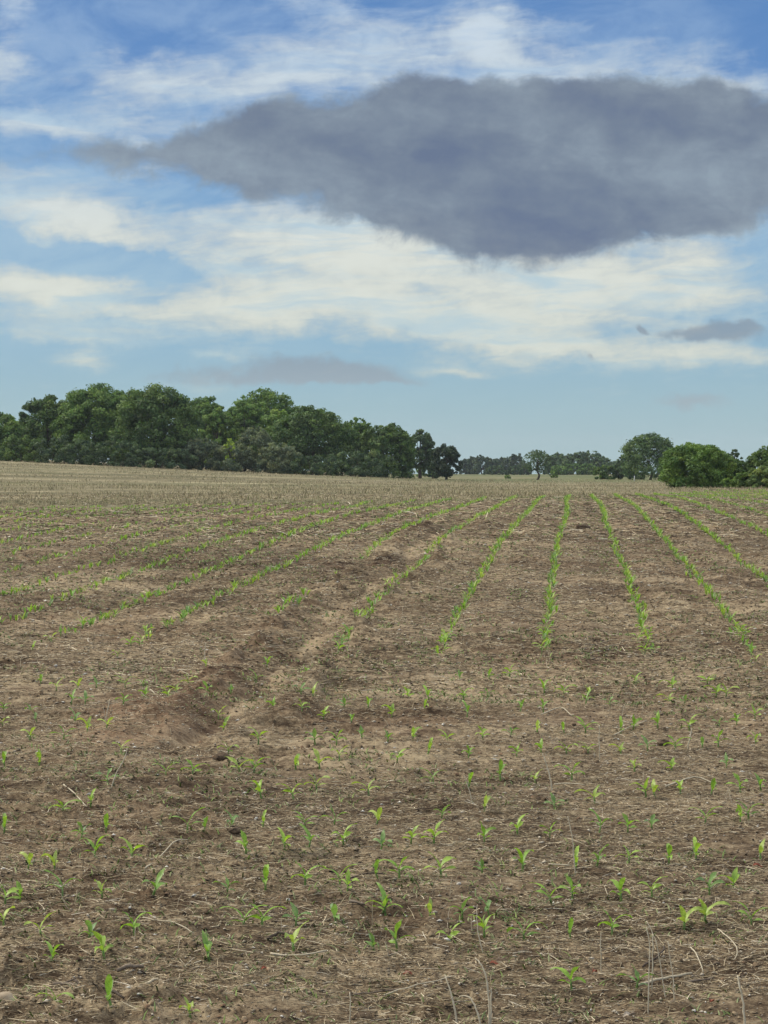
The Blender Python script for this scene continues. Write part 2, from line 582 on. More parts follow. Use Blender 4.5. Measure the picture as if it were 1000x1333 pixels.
def noisy_material(name, stops, scale, rough=0.9, spec=0.2, bump=0.4, dist=0.004, stretch=(1, 1, 1)):
    m, N = mat(name)
    tc_ = N.n('ShaderNodeTexCoord')
    mp = N.n('ShaderNodeMapping'); mp.inputs['Scale'].default_value = stretch
    N.t.links.new(tc_.outputs['Object'], mp.inputs[0])
    nz = N.noise(mp.outputs[0], scale, 6, 0.6)
    c = N.ramp(nz, stops)
    b = N.n('ShaderNodeBump'); b.inputs['Strength'].default_value = bump; b.inputs['Distance'].default_value = dist
    N.t.links.new(nz, b.inputs['Height'])
    finish(N, principled(N, c, rough, spec, b.outputs[0]))
    return m


M_stone = noisy_material('sandstone', [(0.3, (.22, .16, .10, 1)), (0.55, (.38, .31, .22, 1)), (0.75, (.5, .44, .34, 1))], 18)
M_pebble = noisy_material('pale_pebble', [(0.3, (.4, .37, .31, 1)), (0.7, (.65, .62, .56, 1))], 60)
M_stick = noisy_material('weathered_stick', [(0.3, (.10, .075, .055, 1)), (0.6, (.22, .175, .13, 1)), (0.8, (.36, .31, .25, 1))], 40, stretch=(.3, 1, 1))
M_darkstick = noisy_material('rotten_stick', [(0.3, (.05, .038, .03, 1)), (0.6, (.11, .085, .065, 1)), (0.8, (.2, .16, .12, 1))], 40)
M_stem = noisy_material('bleached_stem', [(0.3, (.36, .31, .215, 1)), (0.7, (.60, .53, .39, 1))], 50)
M_deadleaf = noisy_material('dry_leaf', [(0.3, (.32, .26, .19, 1)), (0.7, (.58, .51, .42, 1))], 40)
M_redleaf = noisy_material('red_dry_leaf', [(0.3, (.16, .045, .03, 1)), (0.7, (.36, .13, .08, 1))], 60)
M_clod = noisy_material('dark_clod', [(0.3, (.07, .049, .033, 1)), (0.55, (.13, .093, .06, 1)), (0.75, (.24, .18, .115, 1))], 30, bump=.9, dist=.01)
M_white = noisy_material('white_paint', [(0.3, (.6, .6, .58, 1)), (0.7, (.8, .8, .78, 1))], 5)


def ground_material():
    m, N = mat('field_ground')
    a = N.n('ShaderNodeAttribute', attribute_name='Col')       # R tilled, G sand, B red, A rough
    se = N.n('ShaderNodeSeparateColor')
    N.t.links.new(a.outputs['Color'], se.inputs[0])
    T, SA, RE = se.outputs[0], se.outputs[1], se.outputs[2]
    gm = N.n('ShaderNodeNewGeometry')
    P = gm.outputs['Position']
    sp = N.n('ShaderNodeSeparateXYZ'); N.t.links.new(P, sp.inputs[0])
    x, y, z = sp.outputs
    cross = N.vec(x, N.mul(y, 3.0), N.mul(z, 3))
    n0 = N.noise(P, 0.55, 4, 0.6)
    n1 = N.noise(cross, 3.3, 5, 0.62)
    n2 = N.noise(P, 26.0, 6, 0.68)
    n3 = N.noise(N.vec(x, N.mul(y, 2.0), z), 110.0, 4, 0.7)
    soil_f = N.add(N.mul(n1, 0.42), N.add(N.mul(n2, 0.42), N.mul(n3, 0.34)))
    soil_f = N.sub(N.add(soil_f, N.mul(N.sub(n0, 0.5), 0.42)), 0.120)
    soil_f = N.add(soil_f, N.mul(a.outputs['Alpha'], 0.055))
    soil = N.ramp(soil_f, [(0.35, (.042, .027, .017, 1)), (0.43, (.100, .070, .043, 1)), (0.50, (.188, .139, .086, 1)), (0.57, (.32, .25, .16, 1)), (0.72, (.46, .37, .235, 1))])
    red = N.ramp(soil_f, [(0.36, (.085, .043, .025, 1)), (0.52, (.20, .128, .078, 1)), (0.7, (.34, .245, .155, 1))])
    soil = N.mix(N.mul(RE, 0.85), soil, red)
    sandc = N.ramp(n2, [(0.3, (.24, .175, .105, 1)), (0.7, (.42, .33, .21, 1))])
    soil = N.mix(N.mn(N.mul(SA, 1.1), 1.0), soil, sandc)
    # stubble field beyond the crop
    st = N.noise(N.vec(N.mul(x, 0.03), N.mul(y, 0.10), 0.0), 1.0, 5, 0.65)
    st2 = N.noise(N.vec(N.mul(x, 0.7), N.mul(y, 0.22), 3.0), 1.0, 5, 0.7)
    sf = N.add(N.mul(st, 0.6), N.mul(st2, 0.4))
    stub = N.ramp(sf, [(0.36, (.115, .102, .056, 1)), (0.46, (.175, .152, .086, 1)), (0.54, (.235, .202, .118, 1)), (0.62, (.40, .345, .22, 1))])
    gn = N.noise(N.vec(N.mul(x, 0.02), N.mul(y, 0.03), 5.0), 1.0, 4, 0.6)
    farg = N.mul(N.ss(y, 190, 290), N.ss(x, -14, 4))
    green = N.ramp(st, [(0.35, (.075, .10, .035, 1)), (0.6, (.15, .165, .07, 1))])
    gmask = N.mn(N.add(N.mul(farg, N.ss(gn, 0.40, 0.52, .15, 1)), N.mul(N.ss(gn, 0.5, 0.62), 0.25)), 1.0)
    stub = N.mix(gmask, stub, green)
    c = N.mix(T, stub, soil)
    b = N.n('ShaderNodeBump'); b.inputs['Strength'].default_value = 0.8; b.inputs['Distance'].default_value = 0.016
    N.t.links.new(N.add(N.mul(n2, 0.6), N.mul(n3, 0.4)), b.inputs['Height'])
    finish(N, principled(N, c, 0.95, 0.12, b.outputs[0]))
    return m


M_ground = ground_material()

# ------------------------------------------------------------------ ground: one sheet
def build_ground():
    t = np.concatenate([[-14, -8, -5, -3, -2, -1.4, -1.0, -.8, -.65, -.55, -.48], np.arange(-.42, -.2, .0018), np.arange(-.2, .2, .00052), np.arange(.2, .42, .0018),
                        [.43, .48, .55, .65, .8, 1.0, 1.4, 2, 3, 5, 8, 14]])
    ys = [-60, -40, -25, -15, -8, -4, -1, 1, 2.2, 3.2, 3.8, 4.2, 4.5, 4.7]
    y = 4.85
    while y < 75:
        ys.append(y); y *= 1.00205
    while y < 400:
        ys.append(y); y *= 1.012
    while y < 3800:
        ys.append(y); y *= 1.05
    ys = np.array(ys)
    Yg, Tg = np.meshgrid(ys, t, indexing='ij')
    Wd = np.maximum(Yg, 4.0)
    Xg = Tg * Wd
    X = Xg.ravel(); Y = Yg.ravel()
    r, T, rough, sand, mu = relief(X, Y)
    far = (np.abs(Tg.ravel()) > .43) | (Y < 4.5)
    r = np.where(far, 0.0, r)
    Z = base_z(X, Y) + r
    ny, nx = Yg.shape
    idx = np.arange(ny * nx).reshape(ny, nx)
    F = np.stack([idx[:-1, :-1], idx[:-1, 1:], idx[1:, 1:], idx[1:, :-1]], -1).reshape(-1, 4)
    redn = sstep(fbm(X / 1.1, Y / 1.6, 71, 3), .58, .72) * .28
    d, w, on = gully(X, Y)
    redn = np.clip(redn + mu * 1.15 + on * np.exp(-((d + .45) / .3) ** 2) * .6 * (1 - sstep(Y, 14, 24)), 0, 1)
    crust = (.35 + .65 * sstep(Y, 9, 14)) * np.clip(sstep(fbm(X / 2.6, Y / 1.2, 73, 3) + .22 * np.exp(-((Y - 15.2) / 2.2) ** 2), .50, .68), 0, 1)
    col = np.stack([T, sand, redn, crust], -1)
    o = new_mesh('ground', np.stack([X, Y, Z], -1), F, M_ground, col, smooth=True)
    tag(o, kind='structure')


build_ground()

# ------------------------------------------------------------------ litter (uncountable bits, one object per kind)
rng = np.random.default_rng(7)


def sample_area(n, y0, y1, tw=.215, p=1.0):
    """points with world density ~ y^-p inside the widened view wedge"""
    e = 2 - p
    u_ = rng.random(n)
    Y = (y0 ** e + u_ * (y1 ** e - y0 ** e)) ** (1 / e)
    X = (rng.random(n) * 2 - 1) * tw * Y
    return X, Y


def straw_mesh(n, X, Y, L, R, yaw, pitch, curl, lift):
    """3-ring, 3-sided bent straws"""
    Z = height(X, Y)
    d = np.stack([np.cos(yaw) * np.cos(pitch), np.sin(yaw) * np.cos(pitch), np.sin(pitch)], -1)
    side = np.stack([-np.sin(yaw), np.cos(yaw), np.zeros(n)], -1)
    up = np.cross(d, side)
    base = np.stack([X, Y, Z + lift], -1)
    rings = []
    for s, rr in ((0.0, 1.0), (0.5, 0.95), (1.0, 0.55)):
        c = base + d * (L * s)[:, None] + side * (curl * L * (s * s))[:, None] + up * (-(abs(curl)) * 0.3 * L * s * s)[:, None]
        for a in (0, 2.094, 4.188):
            rings.append(c + side * (R * rr * math.cos(a) * 1.3)[:, None] + up * (R * rr * math.sin(a))[:, None])
    V = np.stack(rings, 1).reshape(-1, 3)
    f = []
    for k in (0, 3):
        for j in range(3):
            f.append([k + j, k + (j + 1) % 3, k + 3 + (j + 1) % 3, k + 3 + j])
    f = np.array(f)
    F = (np.arange(n)[:, None, None] * 9 + f[None]).reshape(-1, 4)
    return V, F


STRAW = np.array([(.45, .37, .24), (.34, .275, .175), (.22, .17, .11), (.57, .49, .35), (.10, .075, .05), (.36, .27, .155), (.62, .56, .44)])
SW = np.array([.22, .22, .2, .09, .18, .07, .02])


def build_litter():
    for nm, n, y0, y1, lmin, lmax, rr in (('straw_litter', 230000, 5.6, 14.5, .008, .08, .0011), ('straw_litter', 135000, 14, 32, .022, .13, .0023), ('straw_litter', 60000, 31, 80, .06, .26, .0062)):
        X, Y = sample_area(n, y0, y1, .215, 1.15)
        # clumpy cover
        keep = vn(X / .35, Y / .3, 80) * .5 + fbm(X / 1.6, Y / 1.3, 81, 2) * .5 > (0.26 + .25 * rng.random(n))
        keep &= rng.random(n) < np.maximum(tilled_mask(X, Y), .35)
        d, w, on = gully(X, Y)
        keep &= ~((on > .5) & (np.abs(d) < w * .6))
        X, Y = X[keep], Y[keep]; n = len(X)
        L = lmin + (lmax - lmin) * rng.random(n) ** 2.6
        R = rr * (.45 + rng.random(n) * .8)
        yaw = rng.normal(0, .95, n) + rng.integers(0, 2, n) * math.pi
        V, F = straw_mesh(n, X, Y, L, R, yaw, np.abs(rng.normal(.05, .16, n)), rng.normal(0, .38, n), R * .8 + .001)
        c = STRAW[rng.choice(len(STRAW), n, p=SW)] * (.85 + .6 * rng.random((n, 1)))
        o = new_mesh(nm, V, F, M_straw, np.repeat(c, 9, 0))
        tag(o, {5.6: 'short broken straw and stalk bits scattered over the near soil', 14: 'pale straw bits lying between the middle stretch of corn rows', 31: 'tan straw residue strewn over the far end of the corn rows'}[y0], 'straw litter', kind='stuff')
    # chips and flakes (flattened tetrahedra)
    n = 60000
    X, Y = sample_area(n, 5.6, 36, .215, 1.5)
    s = (.0014 + .0042 * rng.random(n) ** 4) * (1 + Y / 16)
    c0 = np.stack([X, Y, height(X, Y) + s * .5], -1)
    V = np.repeat(c0[:, None, :], 5, 1)
    a = rng.random(n) * 6.28
    for k in range(4):
        ang = a + k * 1.57
        V[:, k, 0] += np.cos(ang) * s * (1.9 if k % 2 else .8); V[:, k, 1] += np.sin(ang) * s * (1.9 if k % 2 else .8)
        V[:, k, 2] += rng.normal(0, .35, n) * s
    V[:, 4, 2] += s * .8
    f = np.array([[0, 1, 4], [1, 2, 4], [2, 3, 4], [3, 0, 4], [0, 2, 1], [0, 3, 2]])
    F = (np.arange(n)[:, None, None] * 5 + f[None]).reshape(-1, 3)
    pal = np.array([(.42, .37, .29), (.30, .25, .18), (.60, .57, .5), (.10, .075, .052), (.2, .155, .11)])
    c = pal[rng.choice(5, n, p=[.22, .27, .045, .215, .25])] * (.75 + .5 * rng.random((n, 1)))
    tag(new_mesh('chaff', V.reshape(-1, 3), F, M_straw, np.repeat(c, 5, 0)), 'pale chaff flakes and specks sprinkled over the brown soil', 'chaff', kind='stuff')
    # crumbs of earth: squashed irregular octahedra
    n = 60000
    X, Y = sample_area(n, 5.6, 45, .215, 1.35)
    rg = relief(X, Y)[2]
    k = rng.random(n) < rg * .9
    X, Y = X[k], Y[k]; n = len(X)
    s = (.0020 + .0075 * rng.random(n) ** 5) * (1 + Y / 22)
    base = np.stack([X, Y, height(X, Y) + s * .25], -1)
    a = rng.random(n) * 6.28
    V = []
    for j in range(4):
        q = s * (.7 + .6 * rng.random(n))
        V.append(base + np.stack([np.cos(a + j * 1.57) * q, np.sin(a + j * 1.57) * q, rng.normal(0, .2, n) * s], -1))
    for j in range(4):
        q = s * (.5 + .4 * rng.random(n))
        V.append(base + np.stack([np.cos(a + .78 + j * 1.57) * q, np.sin(a + .78 + j * 1.57) * q, s * (.5 + .3 * rng.random(n))], -1))
    V.append(base + np.stack([s * 0, s * 0, s * .8], -1))
    V = np.stack(V, 1).reshape(-1, 3)
    f = []
    for j in range(4):
        f += [[j, (j + 1) % 4, 4 + j], [4 + j, (j + 1) % 4, 4 + (j + 1) % 4], [4 + j, 4 + (j + 1) % 4, 8]]
    F = (np.arange(n)[:, None, None] * 9 + np.array(f)[None]).reshape(-1, 3)
    pal = np.array([(.12, .085, .055), (.18, .13, .082), (.27, .205, .13), (.20, .13, .08)])
    c = pal[rng.choice(4, n, p=[.35, .35, .2, .1])] * (.8 + .4 * rng.random((n, 1)))
    tag(new_mesh('soil_crumbs', V, F, M_crumb, np.repeat(c, 9, 0)), 'loose brown crumbs and small clods of earth over the field', 'soil crumbs', kind='stuff')


build_litter()


def blades(X, Y, L, Wd, lean, yaw, col, name, label, cat, matl, curve=.3):
    """tapering three-sided upright blades: 2 rings + tip"""
    n = len(X)
    Z = height(X, Y) - .005
    d = np.stack([np.cos(yaw) * np.sin(lean), np.sin(yaw) * np.sin(lean), np.cos(lean)], -1)
    out = np.stack([np.cos(yaw), np.sin(yaw), np.zeros(n)], -1)
    side = np.stack([-np.sin(yaw), np.cos(yaw), np.zeros(n)], -1)
    b = np.stack([X, Y, Z], -1)
    V = []
    for s, rr in ((0, 1.), (.55, .8)):
        c = b + d * (L * s)[:, None] + out * (curve * L * s * s)[:, None]
        for a in (0, 2.094, 4.188):
            V.append(c + side * (Wd * rr * math.cos(a))[:, None] + out * (Wd * .5 * rr * math.sin(a))[:, None])
    V.append(b + d * L[:, None] + out * (curve * L)[:, None] - np.array([0, 0, 1.]) * (curve * .35 * L)[:, None])
    V = np.stack(V, 1).reshape(-1, 3)
    q = np.array([[0, 1, 4, 3], [1, 2, 5, 4], [2, 0, 3, 5]]); t = np.array([[3, 4, 6], [4, 5, 6], [5, 3, 6]])
    k = np.arange(n)[:, None, None] * 7
    o = new_mesh(name, V, [(k + q[None]).reshape(-1, 4), (k + t[None]).reshape(-1, 3)], matl, np.repeat(col, 7, 0))
    tag(o, label, cat, kind='stuff')
    return o


def build_grass():
    # stubble of the field beyond
    n = 90000
    X, Y = sample_area(n, 50, 330, .215, 1.3)
    k = (rng.random(n) < 1 - tilled_mask(X, Y)) & (fbm(X / 6, Y / 9, 90, 3) + .25 * (rng.random(n) - .5) > .44)
    k &= ~((X > -14) & (Y > 190) & (rng.random(n) < .55))
    X, Y = X[k], Y[k]; n = len(X)
    L = (.04 + .13 * rng.random(n) ** 2) * (1 + Y / 400)
    c = np.array([(.29, .245, .145), (.42, .36, .23), (.20, .175, .10), (.19, .20, .09)])[rng.choice(4, n, p=[.4, .25, .2, .15])] * (.8 + .4 * rng.random((n, 1)))
    blades(X, Y, L, .004 + .00009 * Y, rng.random(n) * .6, rng.random(n) * 6.28, c, 'field_stubble', 'dry tan stubble standing in the field beyond the corn', 'stubble', M_straw)
    # thin upright straw in the tilled ground
    n = 9000
    X, Y = sample_area(n, 7, 85, .215, 1.1)
    k = (tilled_mask(X, Y) > .4) & (fbm(X / 1.2, Y / 1.5, 91, 2) > .5)
    X, Y = X[k], Y[k]; n = len(X)
    L = .03 + .11 * rng.random(n) ** 2
    c = np.array([(.33, .28, .19), (.42, .36, .26), (.22, .18, .12)])[rng.choice(3, n)] * (.8 + .4 * rng.random((n, 1)))
    blades(X, Y, L, .0008 + .00011 * Y, rng.random(n) ** 2 * .7, rng.random(n) * 6.28, c, 'standing_straw', 'thin dry stalks standing among the tilled soil', 'dry stalks', M_straw)
    # small green weeds, as tufts
    nt = 20000
    X0, Y0 = sample_area(nt, 5.0, 80, .215, 1.25)
    u, v = uv_of(X0, Y0)
    p = .42 + .42 * sstep(Y0, 9.5, 13) * (1 - sstep(Y0, 16, 19)) + .55 * sstep(-u, 2.5, 6) * sstep(Y0, 12, 25) + .35 * sstep(Y0, 55, 75) + .4 * sstep(u, 1.6, 3.5) * sstep(Y0, 40, 60)
    k = (rng.random(nt) < p * 1.4 * (fbm(X0 / 1.0, Y0 / 1.2, 92, 3) > .48)) & (tilled_mask(X0, Y0) > .2)
    X0, Y0 = X0[k], Y0[k]
    m_ = 8
    X = np.repeat(X0, m_) + rng.normal(0, 1, len(X0) * m_) * .028 * (1 + np.repeat(Y0, m_) / 25)
    Y = np.repeat(Y0, m_) + rng.normal(0, 1, len(X0) * m_) * .028 * (1 + np.repeat(Y0, m_) / 25)
    n = len(X)
    L = .012 + .030 * rng.random(n) + .0003 * Y
    c = np.array([(.20, .28, .075), (.25, .31, .10), (.16, .22, .08), (.28, .31, .15)])[rng.choice(4, n)] * (.75 + .5 * rng.random((n, 1)))
    blades(X, Y, L, .0022 + .00026 * Y, .3 + rng.random(n) * 1.0, rng.random(n) * 6.28, c, 'weeds', 'small low green weeds sprouting between the corn plants', 'weeds', M_weed, .5)


build_grass()

# ------------------------------------------------------------------ corn
GREENS = [(.26, .43, .07), (.33, .49, .085), (.22, .38, .08), (.39, .50, .12), (.21, .34, .12)]


def leaf_pts(L, w, az, rise, droop, r, z0=0.0, twist=0.0, nseg=7):
    """one arching corn blade with a folded midrib; returns V, F"""
    V = []
    pos = np.array([0, 0, z0]); ang = rise
    out = np.array([math.cos(az), math.sin(az), 0]); side0 = np.array([-math.sin(az), math.cos(az), 0])
    for i in range(nseg + 1):
        s = i / nseg
        d = out * math.cos(ang) + np.array([0, 0, 1]) * math.sin(ang)
        nrm = -out * math.sin(ang) + np.array([0, 0, 1]) * math.cos(ang)
        ww = w * (0.35 + 1.0 * min(s / .35, 1.0) * .65) * (1 - max(0, (s - .45) / .55) ** 1.7)
        tw = twist * s
        side = side0 * math.cos(tw) + nrm * math.sin(tw)
        wav = .12 * w * math.sin(s * 9 + az * 3)
        V += [pos + side * ww * .5 + nrm * (ww * .16 + wav), pos.copy(), pos - side * ww * .5 + nrm * (ww * .16 - wav)]
        pos = pos + d * (L / nseg)
        ang -= droop / nseg * (0.5 + s * 1.4)
    F = []
    for i in range(nseg):
        b = i * 3
        F += [[b, b + 1, b + 4, b + 3], [b + 1, b + 2, b + 5, b + 4]]
    return np.array(V), np.array(F)


def make_seedling(seed):
    r = random.Random(seed)
    root = empty('corn_seedling', (0, -10, -20))
    g = GREENS[seed % len(GREENS)]
    h = .022 + .012 * r.random()
    lean = (r.uniform(-.15, .15), r.uniform(-.15, .15))
    zs = np.array([-.012, 0.0, h * .5, h])
    P = [(lean[0] * z, lean[1] * z, z) for z in zs]
    V, F = tubes([(P, [.0034, .0036, .003, .0022])], 6)
    col = np.tile(np.array([[.22, .33, .10]]), (len(V), 1))
    parts = [new_mesh('stalk', V, F, M_corn, col, True, root)]
    top = np.array(P[-1]) - np.array([0, 0, h * .45])
    az = r.random() * 6.28
    specs = []
    form = seed % 6
    # central spear, then alternating side blades
    if form in (0, 3):
        specs = [(.055, .015, 1.25, .7), (.066, .015, 1.0, 1.9), (.055, .013, .8, 1.9), (.04, .012, .55, 1.0)]
    elif form == 1:
        specs = [(.055, .014, 1.25, 1.0), (.075, .015, 1.0, 1.9), (.060, .013, .9, 2.2), (.035, .011, .5, .9)]
    elif form == 2:
        specs = [(.075, .014, 1.1, .9), (.070, .015, 1.0, 1.8), (.050, .012, .7, 1.4)]
    elif form == 4:
        specs = [(.050, .016, 1.3, .5), (.060, .014, 1.0, 1.6), (.055, .012, .7, 1.5), (.03, .01, .4, .8)]
    else:
        specs = [(.065, .013, 1.1, 1.3), (.070, .014, 1.05, 1.8), (.055, .013, .9, 1.4), (.04, .012, .5, 1.2)]
    for i, (L, w, rise, dr) in enumerate(specs):
        a = az + i * math.pi + r.uniform(-.6, .6)
        Vl, Fl = leaf_pts(L * r.uniform(.85, 1.2), w * r.uniform(.85, 1.15), a, rise, dr, 0, twist=r.uniform(-1.2, 1.2))
        Vl = Vl + top + np.array([0, 0, h * (.5 - .16 * i)])
        k = r.uniform(.85, 1.15)
        c = np.tile(np.array([[g[0] * k, g[1] * k, g[2]]]), (len(Vl), 1))
        tip = np.repeat(np.linspace(0, 1, len(Vl) // 3), 3)[:, None]
        c = c * (1 - tip * .15) + np.array([[.30, .34, .08]]) * tip * .15
        parts.append(new_mesh('leaf', Vl, Fl, M_corn, c, True, root))
    return root, parts


HAND = """4,1095 82,1062 140,1027 215,1017 117,1055 50,995 105,1097 137,1087 35,1132 70,1135 122,1130 170,1125 243,1085 265,1082 302,1077 342,1080 250,1015 312,1012 330,1010 340,1044 382,1042 412,1030 385,1005 416,1005 442,997 397,1077 435,1074 490,1072 480,1035 320,1120 370,1117 402,1116 447,1111 496,1107 25,1177 5,1185 80,1175 132,1177 198,1177 295,1166 345,1162 397,1161 442,1155 492,1150 52,1232 114,1227 174,1225 65,1267 135,1265 316,1214 341,1212 385,1211 437,1205 452,1172 382,1247 487,1245 499,1195 272,1257 70,1335 145,1335 247,1332 3,1210 502,1196 560,1195 602,1192 637,1190 517,1240 587,1227 631,1222 683,1226 744,1222 798,1217 719,1182 746,1177 810,1177 850,1175 892,1215 919,1210 980,1205 925,1172 955,1162 520,1150 575,1142 628,1137 681,1135 750,1135 778,1130 820,1125 872,1125 907,1125 992,1117 535,1102 565,1102 631,1095 674,1087 716,1087 781,1082 818,1080 850,1077 919,1075 965,1075 976,1072 575,1065 631,1060 722,1050 775,1045 842,1040 854,1040 887,1035 927,1035 965,1030 992,1030 565,1022 610,1030 652,1017 697,1017 745,1017 827,1010 875,1007 947,1002 557,990 517,995 610,990 745,1297 830,1285 52,890 73,903 100,898 125,898 163,898 186,897 245,895 4,925 40,928 92,920 110,920 47,943 97,943 160,935 188,917 218,928 230,912 38,967 82,968 113,962 138,962 157,985 5,998 3,945 270,907 300,905 284,932 290,953 333,885 398,880 392,922 408,922 449,925 479,922 421,940 393,940 457,945 297,980 336,980 410,975 438,975 471,968 355,935 440,862 347,868 268,872 599,887 637,887 664,884 709,903 735,903 634,908 604,912 559,917 532,913 553,930 608,935 678,928 708,928 510,935 735,955 629,967 665,960 505,972 538,970 582,967 673,985 705,980 738,980 700,955 767,905 763,918 795,920 827,895 876,895 872,912 892,915 933,908 946,908 922,895 763,955 809,953 825,950 857,951 898,952 938,944 960,942 984,935 766,978 809,980 844,978 880,975 915,975 936,975 985,970"""
ORD = ['', 'first', 'second', 'third', 'fourth', 'fifth', 'sixth', 'seventh', 'eighth', 'ninth', 'tenth', 'eleventh', 'twelfth', 'thirteenth', 'fourteenth', 'fifteenth', 'sixteenth',
       'seventeenth', 'eighteenth', 'nineteenth', 'twentieth', 'twenty-first', 'twenty-second', 'twenty-third', 'twenty-fourth', 'twenty-fifth', 'twenty-sixth', 'twenty-seventh', 'twenty-eighth', 'twenty-ninth', 'thirtieth',
       'thirty-first', 'thirty-second', 'thirty-third', 'thirty-fourth', 'thirty-fifth', 'thirty-sixth', 'thirty-seventh', 'thirty-eighth', 'thirty-ninth', 'fortieth']
ROWU = [-.310 + .745 * k for k in range(-18, 14)]


def build_corn():
    protos = [make_seedling(s) for s in range(12)]
    rr = random.Random(3)
    hand = [tuple(map(float, a.split(','))) for a in HAND.split()]
    centres = [1335, 1290, 1244, 1194, 1150, 1107, 1070, 1035, 1000, 968, 940, 915, 892, 868]
    rows = {}
    for (px, py) in hand:
        yq = py + (px - 500) * .07 * (py - 590) / 600
        k = min(range(len(centres)), key=lambda i: abs(centres[i] - yq))
        rows.setdefault(k, []).append((px, py))
    todo = []
    order = sorted(rows)
    for ri, k in enumerate(order):
        for j, (px, py) in enumerate(sorted(rows[k])):
            X, Y = ground_at(px, py)
            todo.append((X, Y, 'corn seedling', '%s from left in the %s crosswise row' % (ORD[j + 1], ORD[ri + 1])))
    # row plants
    plants = []
    g = np.random.default_rng(5)
    for ui, u in enumerate(ROWU):
        v = 16.2 + g.random() * .9
        if u < -4: v = 16.2 + g.random() * 1.5
        ph = g.random() * 6
        while v < 170:
            du = .035 * math.sin(v * .21 + ph) + g.normal(0, .022) + .05 * math.sin(v * .06 + u)
            uu = u + du
            X = uu * cR + v * sR; Y = -uu * sR + v * cR
            X, Y = float(X), float(Y)
            yb = float(np.interp(X, BX, BY))
            if Y > yb * 1.03:
                break
            gap = .08 + (.45 if -3.0 < u < -2.3 and v < 27 else 0) + (.05 if u < -3.3 else 0) + (.20 if u < -6 else 0) + (.15 if u > 2.5 else 0)
            clump = vn(np.array([u * 3.1]), np.array([v / 2.2]), 55)[0]
            if abs(X) < .215 * Y and g.random() > gap * (2 if clump > .6 else .5) + .5 * max(0, 1 - (v - 16) / 3.5):
                plants.append((X, Y, ui, v))
            v += .066 + .045 * g.random() + v * .0016
    plants.sort(key=lambda p: p[1])
    need = 300 - len(todo)
    vis = [p for p in plants if abs(p[0]) < .172 * p[1]]
    first = vis[:need]
    ids = set(id(p) for p in first)
    uis = sorted(set(p[2] for p in first))
    cnt = {}
    for p in first:
        cnt[p[2]] = cnt.get(p[2], 0) + 1
        rn = uis.index(p[2]) + 1
        todo.append((p[0], p[1], 'corn seedling', '%s from the near end of the %s long row' % (ORD[cnt[p[2]]], ORD[rn])))
    tone = ['bright green', 'yellow-green', 'mid green', 'pale yellow-green', 'deep green']
    used = set()
    for i, (X, Y, what, where) in enumerate(todo):
        pi = rr.randrange(12) if i >= 12 else i
        root, parts = protos[pi]
        if pi in used:
            r = root.copy(); C.objects.link(r)
            for ch in parts:
                c = ch.copy(); c.parent = r; C.objects.link(c)
        else:
            r = root; used.add(pi)
        z = float(height(np.array([X]), np.array([Y]))[0])
        r.location = (X, Y, z)
        s = rr.uniform(.85, 1.18) * (1.13 if Y < 15 else 1.12)
        r.scale = (s * 1.1, s * 1.1, s * rr.uniform(.85, 1.08))
        r.rotation_euler = (rr.uniform(-.12, .12), rr.uniform(-.12, .12), rr.random() * 6.28)
        tag(r, '%s %s, %s' % (tone[pi % 5], what, where), 'corn seedling', 'young corn seedlings growing in the field')
    # the rest as one object
    rest = [p for p in plants if id(p) not in ids]
    Vb, Fb, n0 = [], [], 0
    lib = []
    for s in range(14):
        q = random.Random(100 + s)
        Vs, Fs, b = [], [], 0
        az = q.random() * 6.28
        for i in range(4):
            V, F = leaf_pts(q.uniform(.05, .095), .014, az + i * math.pi + q.uniform(-.6, .6), q.uniform(.8, 1.5), q.uniform(.3, 1.6), 0, z0=.012, nseg=3)
            Vs.append(V); Fs.append(F + b); b += len(V)
        lib.append((np.concatenate(Vs), np.concatenate(Fs)))
    XY = np.array([(p[0], p[1]) for p in rest])
    Z = height(XY[:, 0], XY[:, 1])
    cols = []
    for i, p in enumerate(rest):
        V, F = lib[i % 14]
        a = g.random() * 6.28; ca, sa = math.cos(a), math.sin(a)
        s = g.uniform(.75, 1.15) * (1.05 + p[1] / 600) * (.92 if p[2] < 12 else 1)
        Vr = np.stack([V[:, 0] * ca - V[:, 1] * sa, V[:, 0] * sa + V[:, 1] * ca, V[:, 2]], -1) * s + np.array([p[0], p[1], Z[i]])
        Vb.append(Vr); Fb.append(F + n0); n0 += len(V)
        c = np.array(GREENS[int(g.integers(0, 5))]) * g.uniform(.85, 1.15)
        cols.append(np.tile(c, (len(V), 1)))
    o = new_mesh('corn_rows', np.concatenate(Vb), np.concatenate(Fb), M_corn, np.concatenate(cols), True)
    tag(o, 'long rows of young green corn running away across the tilled field', 'corn rows', kind='stuff')


build_corn()

# ------------------------------------------------------------------ sticks, stems, stones, leaves, clods
def path3(pts, lift=.004):
    """list of (px,py,h): foot pixel on the ground and height above it in metres"""
    out = []
    for (px, py, h) in pts:
        X, Y = ground_at(px, py)
        z = float(height(np.array([X]), np.array([Y]))[0])
        out.append((X, Y, z + h + lift))
    return np.array(out)


def smooth_path(P, k=4):
    P = np.asarray(P, float)
    out = []
    n = len(P)
    for i in range(n - 1):
        p0 = P[max(i - 1, 0)]; p1 = P[i]; p2 = P[i + 1]; p3 = P[min(i + 2, n - 1)]
        for j in range(k):
            t = j / k
            out.append(.5 * ((2 * p1) + (-p0 + p2) * t + (2 * p0 - 5 * p1 + 4 * p2 - p3) * t * t + (-p0 + 3 * p1 - 3 * p2 + p3) * t ** 3))
    out.append(P[-1])
    return np.array(out)


